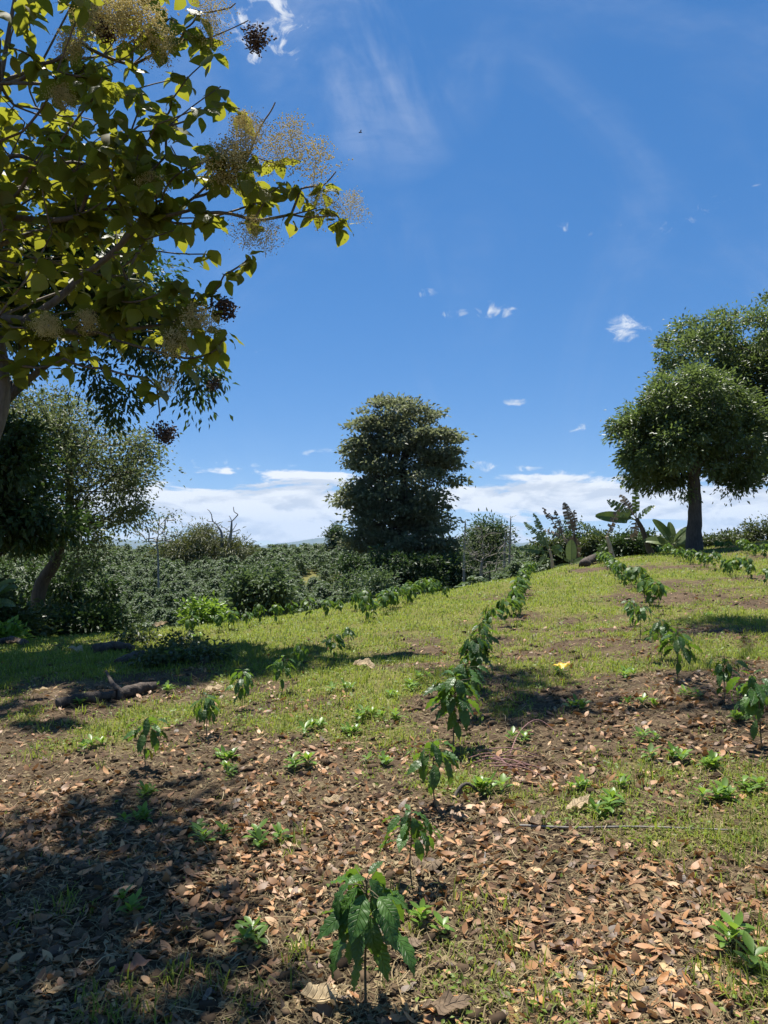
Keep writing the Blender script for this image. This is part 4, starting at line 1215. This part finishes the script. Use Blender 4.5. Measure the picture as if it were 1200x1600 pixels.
# ------------------------------------------------------------------ grass, joined into one mass
def blades(x, y, ln, wd, lean, var):
    n = len(x)
    z = H(x, y) - 0.004
    an = rng.random(n) * 6.283
    d = np.stack([np.cos(an), np.sin(an), 0 * an], -1); s = np.stack([-np.sin(an), np.cos(an), 0 * an], -1)
    b_ = np.stack([x, y, z], -1)
    up = np.array([0, 0, 1.0])
    m = b_ + up * (ln * .6 * np.cos(lean * .6))[:, None] + d * (ln * .6 * np.sin(lean * .6))[:, None]
    tip = m + up * (ln * .45 * np.cos(lean * 1.7))[:, None] + d * (ln * .45 * np.sin(lean * 1.7))[:, None]
    w_ = wd[:, None] / 2
    V_ = np.stack([b_ - s * w_, b_ + s * w_, m - s * w_ * .85, m + s * w_ * .85, tip], 1).reshape(-1, 3)
    i = np.arange(n)[:, None] * 5
    F_ = np.concatenate([i + np.array([[0, 1, 3]]), i + np.array([[0, 3, 2]]), i + np.array([[2, 3, 4]])])
    return V_, F_, np.repeat(var, 5)

def scatter(n, ymin, ymax, power=1.0, pad=0.62):
    """points across the field, denser near the viewer"""
    q = rng.random(n)
    y = ymin * (ymax / ymin) ** q
    x = (rng.random(n) * 2 - 1) * (pad * y + 0.6)
    return x, y

x, y = scatter(62000, 1.9, 33)
tf = turf(x, y)
keep = (rng.random(len(x)) < np.clip((tf - 0.25) * 1.8, 0.015, 1)) & (edge(x, y) < 2.0)
x, y, tf = x[keep], y[keep], tf[keep]
per = 7
patch = fbm(x * 2.3, y * 2.3, 41)
X = np.repeat(x, per); Y = np.repeat(y, per); T_ = np.repeat(tf, per)
clump = np.repeat(rng.random(len(x)), per)
X = X + rng.normal(0, 1, len(X)) * (0.012 + 0.004 * Y); Y = Y + rng.normal(0, 1, len(Y)) * (0.012 + 0.004 * Y)
ln = (0.018 + 0.040 * rng.random(len(X))) * (0.7 + 0.7 * T_) * (1 + .35 * np.clip(clump - .8, 0, 1) * 5) * (1 + .012 * Y)
wd = (0.0028 + 0.0016 * rng.random(len(X))) * (0.75 + 0.14 * Y)
var = np.clip(np.repeat((patch - .47) * 1.3, per) + clump * .4 + rng.random(len(X)) * .5 + np.where(rng.random(len(X)) < .14, .5, 0), 0, 1)
V_, F_, A_ = blades(X, Y, ln, wd, .25 + rng.random(len(X)) * 1.1, var)
print('blades', len(X))
tag(obj('grass', mesh_np('grass', V_, F_, A_), M['grass']), 'short green and straw coloured grass covering the field between the rows', 'grass', kind='stuff')
# taller tufts in the foreground and a low mat of small leaves
tx, ty = [], []
for px, py, sp in ((1170, 1320, 30), (1120, 1350, 35), (1185, 1400, 30), (1180, 1470, 30), (1140, 1530, 35), (1190, 1560, 25), (1080, 1290, 30), (930, 1560, 40), (870, 1580, 30), (745, 1420, 18), (790, 1480, 30), (800, 1540, 30),
                   (300, 1540, 40), (250, 1580, 40), (400, 1560, 25), (140, 1590, 40), (470, 1500, 20), (90, 1430, 35), (730, 1190, 8), (880, 1250, 22), (1000, 1230, 20), (600, 1420, 20), (440, 1330, 20), (150, 1120, 20), (60, 1190, 30), (110, 1150, 30)):
    for _ in range(6):
        q = ground_hit(px + random.gauss(0, sp), py + random.gauss(0, sp * .5))
        n_ = random.choice((5, 8, 12))
        tx += [q.x + random.gauss(0, .022) for _ in range(n_)]; ty += [q.y + random.gauss(0, .022) for _ in range(n_)]
x, y = scatter(1500, 5.5, 24, pad=.52)
kp = (turf(x, y) > .42) & (edge(x, y) < 0)
for a_, b_ in zip(x[kp], y[kp]):
    n_ = random.choice((6, 10, 16)); sp = .015 + .003 * b_
    tx += [a_ + random.gauss(0, sp) for _ in range(n_)]; ty += [b_ + random.gauss(0, sp) for _ in range(n_)]
tx = np.array(tx); ty = np.array(ty)
B2 = blades(tx, ty, .03 + .08 * rng.random(len(tx)), (.0035 + .003 * rng.random(len(tx))) * np.maximum(1, .5 + .13 * ty), .2 + rng.random(len(tx)) * 1.0, np.clip(rng.random(len(tx)) * .75 + np.where(rng.random(len(tx)) < .1, .4, 0), 0, 1))
tag(obj('grass_tufts'.replace('tufts', 'tuft'), mesh_np('grass_tuft', *B2), M['grass']), 'longer loose blades of grass in tufts among the leaf litter', 'grass', kind='stuff')
x, y = scatter(90000, 1.9, 26)
tf = turf(x, y); pn = fbm(x * 3.1, y * 3.1, 91)
keep = (rng.random(len(x)) < np.clip((tf - 0.12) * 1.3, 0.01, 1) * np.clip(pn * 3.2 - 1.0, .05, 1)) & (edge(x, y) < 1.5)
x, y, pn = x[keep], y[keep], pn[keep]
n_ = len(x)
ax = rng.normal(size=(n_, 3)); ax[:, 2] = rng.random(n_) * .6
nr = rng.normal(size=(n_, 3)) * .35; nr[:, 2] += 1
L_ = (.012 + .014 * rng.random(n_)) * (.8 + .12 * y)
V_, F_, A_ = leaf_diamonds(np.stack([x, y, H(x, y) + .004 + .03 * rng.random(n_)], -1), ax, nr, L_, L_ * .62, .15, np.clip((pn - .3) * 1.2 + rng.random(n_) * .5, 0, .85))
tag(obj('ground_cover', mesh_np('ground_cover', V_, F_, A_), M['weed2']), 'low mat of tiny green leaves creeping over the soil', 'ground cover', kind='stuff')
# taller wisps of grass round the seedlings and on the open patch of the far hill
x, y = [], []
for px in np.linspace(455, 575, 80):
    for dd in np.linspace(40, 52, 26):
        x.append((px - 600) / 1200 * dd + rng.normal(0, .2)); y.append(dd + rng.normal(0, .3))
x = np.repeat(np.array(x), 5) + rng.normal(0, .1, len(x) * 5); y = np.repeat(np.array(y), 5) + rng.normal(0, .15, len(y) * 5)
V_, F_, A_ = blades(x, y, .3 + .3 * rng.random(len(x)), np.full(len(x), .03), rng.random(len(x)), np.clip(.15 + .85 * rng.random(len(x)), 0, 1))
tag(obj('dry_grass', mesh_np('dry_grass', V_, F_, A_), M['grass']), 'yellowish grass on the open patch among the coffee bushes', 'grass', kind='stuff')

# ------------------------------------------------------------------ leaf litter
lf = []
for s in range(9):
    r = random.Random(s)
    lf.append(leaf_grid(.062, r.choice((.020, .025, .029)), r.uniform(-.7, .9), r.uniform(-.15, .4), .003, 2, 1, 6, .5, r.uniform(-.6, .6), r.uniform(-.3, .5), r.uniform(.75, .95)))
lf_me = [mesh_np('fallen_leaf', v - np.array([0, .031, 0]), f, np.full(len(v), .11 * i), True, uv) for i, (v, f, uv) in enumerate(lf)]
x, y = scatter(47000, 1.9, 20, pad=.56)
u_ = x * CT - y * ST
dens = np.clip(1.0 - turf(x, y) * 1.25, .05, 1) * np.clip(1.3 - y / 12.5, .10, 1) * np.clip(fbm(x * 1.6, y * 1.6, 77) * 3.2 - 0.85, .16, 1)
keep = rng.random(len(x)) < dens
x, y = x[keep], y[keep]
def lit_mtx(x_, y_, s):
    e = .05
    nx = -(float(H(x_ + e, y_)) - float(H(x_ - e, y_))) / (2 * e); ny = -(float(H(x_, y_ + e)) - float(H(x_, y_ - e))) / (2 * e)
    return (Matrix.Translation((x_, y_, float(H(x_, y_)) + random.uniform(.003, .018))) @ Matrix.Rotation(random.random() * 6.28, 4, 'Z')
            @ Matrix.Rotation(random.gauss(0, .28) + ny * -.5, 4, 'X') @ Matrix.Rotation(random.gauss(0, .30), 4, 'Y') @ Matrix.Diagonal((s, s, s, 1)))
inview = (np.abs(x / y) < .495) & (y > 2.35)
order = np.argsort(np.where(inview, y, 99))
KINDS = (('litter_tan', 'pale tan'), ('litter_orange', 'orange brown'), ('litter_grey', 'dark grey brown'))
lf_kind = {}
for mk, _ in KINDS:
    for i, me in enumerate(lf_me):
        c = me.copy(); c.materials.clear(); c.materials.append(M[mk]); lf_kind[mk, i] = c
for k in order[:300]:
    mk, word = random.choices(KINDS, (4, 5, 3))[0]
    i = random.randrange(9)
    s_ = random.choice((.5, .6, .7, .8, .95, 1.15))
    o = obj('fallen_leaf', lf_kind[mk, i], None, None, lit_mtx(x[k], y[k], s_))
    lab = '%s %s %s fallen leaf in the litter at the foot of the field' % ('large' if s_ > .9 else 'small', 'curled' if i % 2 else 'flat', word)
    tag(o, lab, 'leaf', lab.split(' fallen')[0] + ' leaves in the litter')
lb = Bag()
rest = order[300:]
lo2 = [leaf_grid(.062, .027, dr, .25, 0, 2, 1, 5, .5, tw, .2, .85) for dr, tw in ((-.6, .3), (.6, -.3), (.2, .5), (1.1, 0))]
# vectorised litter: random yaw / tilt applied to low detail leaves
def scatter_mesh(bag, protos, X, Y, S, zoff, tilt, var):
    n = len(X); Z = H(X, Y)
    ks = rng.integers(0, len(protos), n)
    ya = rng.random(n) * 6.283; tx = rng.normal(0, tilt, n); ty = rng.normal(0, tilt, n)
    cz, sz, cx, sx, cy, sy = np.cos(ya), np.sin(ya), np.cos(tx), np.sin(tx), np.cos(ty), np.sin(ty)
    Rz = np.zeros((n, 3, 3)); Rz[:, 0, 0] = cz; Rz[:, 0, 1] = -sz; Rz[:, 1, 0] = sz; Rz[:, 1, 1] = cz; Rz[:, 2, 2] = 1
    Rx = np.zeros((n, 3, 3)); Rx[:, 0, 0] = 1; Rx[:, 1, 1] = cx; Rx[:, 1, 2] = -sx; Rx[:, 2, 1] = sx; Rx[:, 2, 2] = cx
    Ry = np.zeros((n, 3, 3)); Ry[:, 1, 1] = 1; Ry[:, 0, 0] = cy; Ry[:, 0, 2] = sy; Ry[:, 2, 0] = -sy; Ry[:, 2, 2] = cy
    A = Rz @ Rx @ Ry * S[:, None, None]
    for q, (v, f) in enumerate(protos):
        m = ks == q
        if not m.any(): continue
        P = np.einsum('nij,kj->nki', A[m], v) + np.stack([X[m], Y[m], Z[m] + zoff[m]], -1)[:, None, :]
        nn = m.sum()
        FF = (f[None] + len(v) * np.arange(nn)[:, None, None]).reshape(-1, 3)
        bag.add(P.reshape(-1, 3), FF, np.repeat(var[m], len(v)))
xs, ys = x[rest], y[rest]
scatter_mesh(lb, [(v - np.array([0, .031, 0]), f) for v, f, _ in lo2], xs, ys, rng.choice([.4, .55, .65, .75, .9, 1.1], len(xs)) * (1 + .02 * ys), rng.random(len(xs)) * .022, .42, rng.random(len(xs)))
# crumbs of broken leaf, straw and bark
x, y = scatter(90000, 1.9, 16, pad=.56)
keep = rng.random(len(x)) < np.clip(1.25 - turf(x, y), .1, 1) * np.clip(1.3 - y / 11, .1, 1)
x, y = x[keep], y[keep]
def straw_piece(n, ln, w_, bend, seed):
    r = random.Random(seed)
    q = np.linspace(-1, 1, n)
    cx = bend * ln * (1 - q * q); zz = .004 * (1 - q * q) * r.random() * 2
    V_ = np.concatenate([np.stack([cx - w_, q * ln, zz], -1), np.stack([cx + w_, q * ln, zz + .0006], -1)])
    return V_, np.array([f for i in range(n - 1) for f in ((i, n + i, n + i + 1), (i, n + i + 1, i + 1))])
chip = [straw_piece(4, .03, .0011, .35, 1), straw_piece(4, .045, .0013, -.25, 2), straw_piece(3, .022, .0016, .2, 3), straw_piece(4, .035, .0010, .7, 4), (np.array([[-.5, -.3, 0], [.5, -.2, .1], [.3, .35, 0], [-.35, .3, .12]]) * .022, np.array([[0, 1, 2], [0, 2, 3]])),
        (np.array([[-.05, -1.4, 0], [.05, -1.4, 0], [.04, 1.4, .1], [-.04, 1.4, .1]]) * .022, np.array([[0, 1, 2], [0, 2, 3]])),
        (np.array([[-.3, -.7, 0], [.3, -.5, .2], [.15, .8, 0], [-.2, .6, .15]]) * .018, np.array([[0, 1, 2], [0, 2, 3]]))]
sb = Bag()
scatter_mesh(sb, chip, x, y, (.45 + rng.random(len(x)) * .9) * (1 + .04 * y), rng.random(len(x)) * .010 + .001, .35, rng.random(len(x)))
tag(obj('straw_litter', sb.mesh('straw_litter'), M['straw']), 'fine straw, stalks and leaf crumbs strewn over the soil', 'straw', kind='stuff')
print('litter', len(xs), len(x))
tag(obj('leaf_litter', lb.mesh('leaf_litter'), M['litter_mass']), 'brown litter of dry leaves scattered over the soil', 'leaf litter', kind='stuff')

# crumbly clods of earth
def clod(seed):
    r = np.random.default_rng(seed)
    q = np.array([[1, 0, 0], [-1, 0, 0], [0, 1, 0], [0, -1, 0], [0, 0, .7], [0, 0, -.4], [.6, .6, .35], [-.6, .55, .3], [-.55, -.6, .35], [.6, -.55, .3]], float) * (0.75 + .5 * r.random((10, 1)))
    f = [(4, 0, 6), (4, 6, 2), (4, 2, 7), (4, 7, 1), (4, 1, 8), (4, 8, 3), (4, 3, 9), (4, 9, 0), (6, 0, 5), (2, 6, 5), (7, 2, 5), (1, 7, 5), (8, 1, 5), (3, 8, 5), (9, 3, 5), (0, 9, 5)]
    return q * .016, np.array(f)
x, y = scatter(17000, 1.9, 14, pad=.56)
keep = rng.random(len(x)) < np.clip(1.1 - turf(x, y) * 1.3, .05, 1) * np.clip(fbm(x * 1.3, y * 1.3, 63) * 3.4 - 1.1, .1, 1)
x, y = x[keep], y[keep]
cb_ = Bag()
scatter_mesh(cb_, [clod(i) for i in range(5)], x, y, (.35 + rng.random(len(x)) ** 3 * 1.9) * (1 + .03 * y), np.zeros(len(x)), .4, rng.random(len(x)))
tag(obj('soil_clods'[:-1], cb_.mesh('soil_clod'), M['soil']), 'dark crumbly clods of earth between the fallen leaves', 'soil', kind='stuff')

# big single leaves
BL = [(570, 1046, .24, 'bigleaf', 'large pale dry leaf lying in the sunny grass between two seedling rows'), (336, 1086, .22, 'bigleaf', 'large pale dry leaf lying behind a seedling near the rotten log'), (62, 1093, .24, 'bigleaf', 'large tan dry leaf lying in the shade left of the rotten log'),
      (672, 1362, .17, 'greyleaf', 'broad grey brown dry leaf lying behind the front seedling'), (905, 1482, .17, 'litter', 'folded orange brown broad leaf on the sunny litter'), (508, 1580, .16, 'bigleaf', 'large pale lobed dry leaf beside the front seedling stem'),
      (702, 1592, .17, 'greyleaf', 'broad brown dry leaf right of the front seedling stem'), (640, 1488, .13, 'greyleaf', 'crumpled grey leaf just right of the front seedling'), (905, 1272, .15, 'bigleaf', 'thick yellowish dry leaf beside the long pale stick'),
      (878, 1050, .17, 'yellowleaf', 'bright yellow fallen leaf in the grass right of the centre row'), (845, 1295, .12, 'greyleaf', 'dark curled leaf against the long pale stick'), (520, 1262, .12, 'bigleaf', 'mottled yellow brown leaf at the rim of the big shade'),
      (120, 1020, .26, 'bigleaf', 'large dry leaf on the shaded bank near the thicket'), (250, 985, .26, 'bigleaf', 'large pale dry leaf on the sunlit rim of the bank'), (20, 1010, .24, 'greyleaf', 'large dry leaf half hidden in the shade by the thicket'), (215, 1530, .10, 'litter', 'tan curled leaf in the deep shade'), (275, 1465, .16, 'greyleaf', 'pale crumpled leaf in a sun fleck within the big shade')]
for k, (px, py, L, mk, lab) in enumerate(BL):
    v, f, uv = leaf_grid(L, L * random.uniform(.42, .56), random.uniform(-.9, .9), random.choice((.1, .45, .3, -.2)), .010, 2.3, 4, 14, .6, random.uniform(-.7, .7), random.uniform(-.5, .6), .82)
    v = v + np.stack([0 * v[:, 0], (vnoise(v[:, 0] * 60 + k, v[:, 1] * 60, k) - .5) * .012, (vnoise(v[:, 0] * 38 + k * 7, v[:, 1] * 38, k + 3) - .5) * L * .16], -1)
    p = ground_hit(px, py)
    o = obj('fallen_leaf', mesh_np('fallen_leaf', v - np.array([0, L / 2, 0]), f, np.full(len(v), random.random()), True, uv), M[mk], None,
            frame(p + Vector((0, 0, .025 if py > 1150 else .055)), random.uniform(1.0, 2.2), random.gauss(0, .1), random.gauss(0, .2) + (.35 if py < 1150 else 0), 1))
    tag(o, lab, 'leaf')

# ------------------------------------------------------------------ sticks, logs
def stick(label, pts, r, mat, name='stick', sides=6, rough=.12, group=None):
    P = smooth_path([tuple(p) for p in pts], 4)
    base = Vector(P[0])
    b_ = Bag(); tube(b_, P - np.array(base), np.linspace(r, r * .6, len(P)), sides, .5, rough=rough)
    o = obj(name, b_.mesh(name, True), mat, None, Matrix.Translation(base))
    return tag(o, label, 'stick', group)
def gh(px, py, dz=.01):
    p = ground_hit(px, py); p.z += dz; return p
stick('long straight pale stick lying across the sunny litter', [gh(812, 1296, .012), gh(900, 1298, .014), gh(1000, 1300, .012), gh(1150, 1302, .01)], .006, M['bark_pale'])
stick('short whitish stick standing out of the litter', [gh(755, 1372, .005), gh(757, 1355, .012), gh(758, 1338, .012)], .006, M['bark_pale'])
stick('thick curved grey root looping out of the litter beside a weed', [gh(706, 1256, -.02), gh(716, 1246, .03), gh(732, 1241, .045), gh(752, 1244, .0)], .012, M['bark'])
for k in range(11):
    x0, y0 = random.uniform(725, 790), random.uniform(1182, 1212)
    a_ = random.gauss(0, .9)
    ln = random.uniform(50, 130)
    stick('thin reddish dry twig in the tangled heap right of the centre row', [gh(x0, y0, .015 + .003 * k), gh(x0 + ln * .5 * math.cos(a_), y0 - 12 * math.sin(a_), .03 + .004 * k), gh(x0 + ln * math.cos(a_), y0 - 24 * math.sin(a_) , .012)], .0042, M['twig_red'], 'twig', 5, group='tangled reddish twigs')
stick('long arched reddish twig rising from the twig heap', [gh(796, 1185, .01), gh(812, 1160, .06), gh(840, 1142, .07), gh(870, 1150, .01)], .004, M['twig_red'], 'twig')

def log(label, pts, rad, stub=None, name='log'):
    P = smooth_path([tuple(p) for p in pts], 7)
    P = P + rng.normal(0, rad * .05, P.shape)
    base = Vector(P[0])
    t = thing(name, label, 'log', base)
    b_ = Bag(); tube(b_, P - np.array(base), np.linspace(rad, rad * .75, len(P)) * (1 + .07 * np.sin(np.arange(len(P)) * .9)), 11, .5, rough=.2)
    obj('log_body', b_.mesh('log_body', False), M['rot'], t)
    if stub:
        b2_ = Bag(); S = smooth_path([tuple(Vector(s) - base) for s in stub], 3); tube(b2_, S, np.linspace(rad * .5, rad * .2, len(S)), 7, .5, rough=.2)
        obj('branch_stub', b2_.mesh('branch_stub', False), M['rot'], t)
    return t
log('dark rotten log with a broken stub at the edge of the left shade', [gh(182, 1094, .03), gh(205, 1090, .05), gh(240, 1081, .05)], .055, [gh(190, 1093, .05), gh(176, 1088, .10), gh(165, 1080, .17)])
log('thinner rotten log lying left of the stubbed log', [gh(88, 1108, .03), gh(130, 1102, .05), gh(178, 1094, .04)], .045)
log('felled trunk piece on the rise beside the cut banana stem', [gh(912, 886, .06), gh(925, 882, .14), gh(946, 878, .16)], .15, [gh(935, 880, .2), gh(950, 878, .24), gh(957, 877, .22)], name='felled_log')
log('weathered log in the shaded bank near the thicket', [gh(150, 1022, .04), gh(175, 1018, .07), gh(208, 1020, .05)], .07)
log('dark log half buried beside the shaded herbs', [gh(185, 1040, .03), gh(205, 1034, .05), gh(222, 1028, .05)], .05)
log('short dark log at the thicket end of the bank', [gh(-10, 1012, .04), gh(15, 1008, .06), gh(40, 1010, .04)], .07)
# shaded herbs on the bank
for px, py, lab in ((250, 1040, 'leafy dark herb clump in the shade beside the half buried log'), (290, 1015, 'taller dark herb clump on the shaded bank'), (320, 1035, 'dark herb clump at the sunny edge of the bank shade'), (215, 1005, 'small herb clump on the shaded bank near the weathered log')):
    p = ground_hit(px, py)
    shrub('herb_clump', lab, 'herb', p, [((p.x, p.y, p.z + .07), (.22, .2, .09))], 18, 26, .08, .065, .035, M['shrub'], r_tip=.003)

# ------------------------------------------------------------------ flying insect
p = at(563, 207, 3.2)
t = thing('flying_insect', 'tiny dark insect flying in the blue sky', 'insect', p)
b_ = Bag(); tube(b_, [(-.007, 0, -.001), (-.004, 0, 0), (0, 0, .001), (.004, 0, .001), (.007, 0, 0)], [.001, .0028, .0022, .0026, .001], 7, .5); obj('body', b_.mesh('body', True), M['insect'], t)
for s in (-1, 1):
    v, f, uv = leaf_grid(.012, .005, .2, .1, 0, 2, 1, 4, 0)
    obj('wing', mesh_np('wing', v, f, np.full(len(v), .5)), M['insect'], t, frame(Vector((.001, .001 * s, .002)), 0.3 if s > 0 else math.pi - .3, .5))

# ------------------------------------------------------------------ haze over the far country
HB = 17500
zl, zh_ = -420.0, 620.0
hv = [(x_, y_, z_) for x_ in (-HB, HB) for y_ in (-HB, HB) for z_ in (zl, zh_)]
hf = [(0, 1, 3, 2), (4, 6, 7, 5), (0, 4, 5, 1), (2, 3, 7, 6), (0, 2, 6, 4), (1, 5, 7, 3)]
hm_, k, out = mat_base('thin_haze')
pv = k.n('ShaderNodeVolumePrincipled')
pv.inputs['Color'].default_value = (0.48, 0.70, 1.0, 1)
pv.inputs['Density'].default_value = 0.000045
pv.inputs['Anisotropy'].default_value = 0.0
k.put(out.inputs['Volume'], pv.outputs[0])
tag(obj('haze', mesh_np('haze', np.array(hv), np.array(hf)), hm_), 'thin pale haze over the far valley', 'haze', kind='stuff')
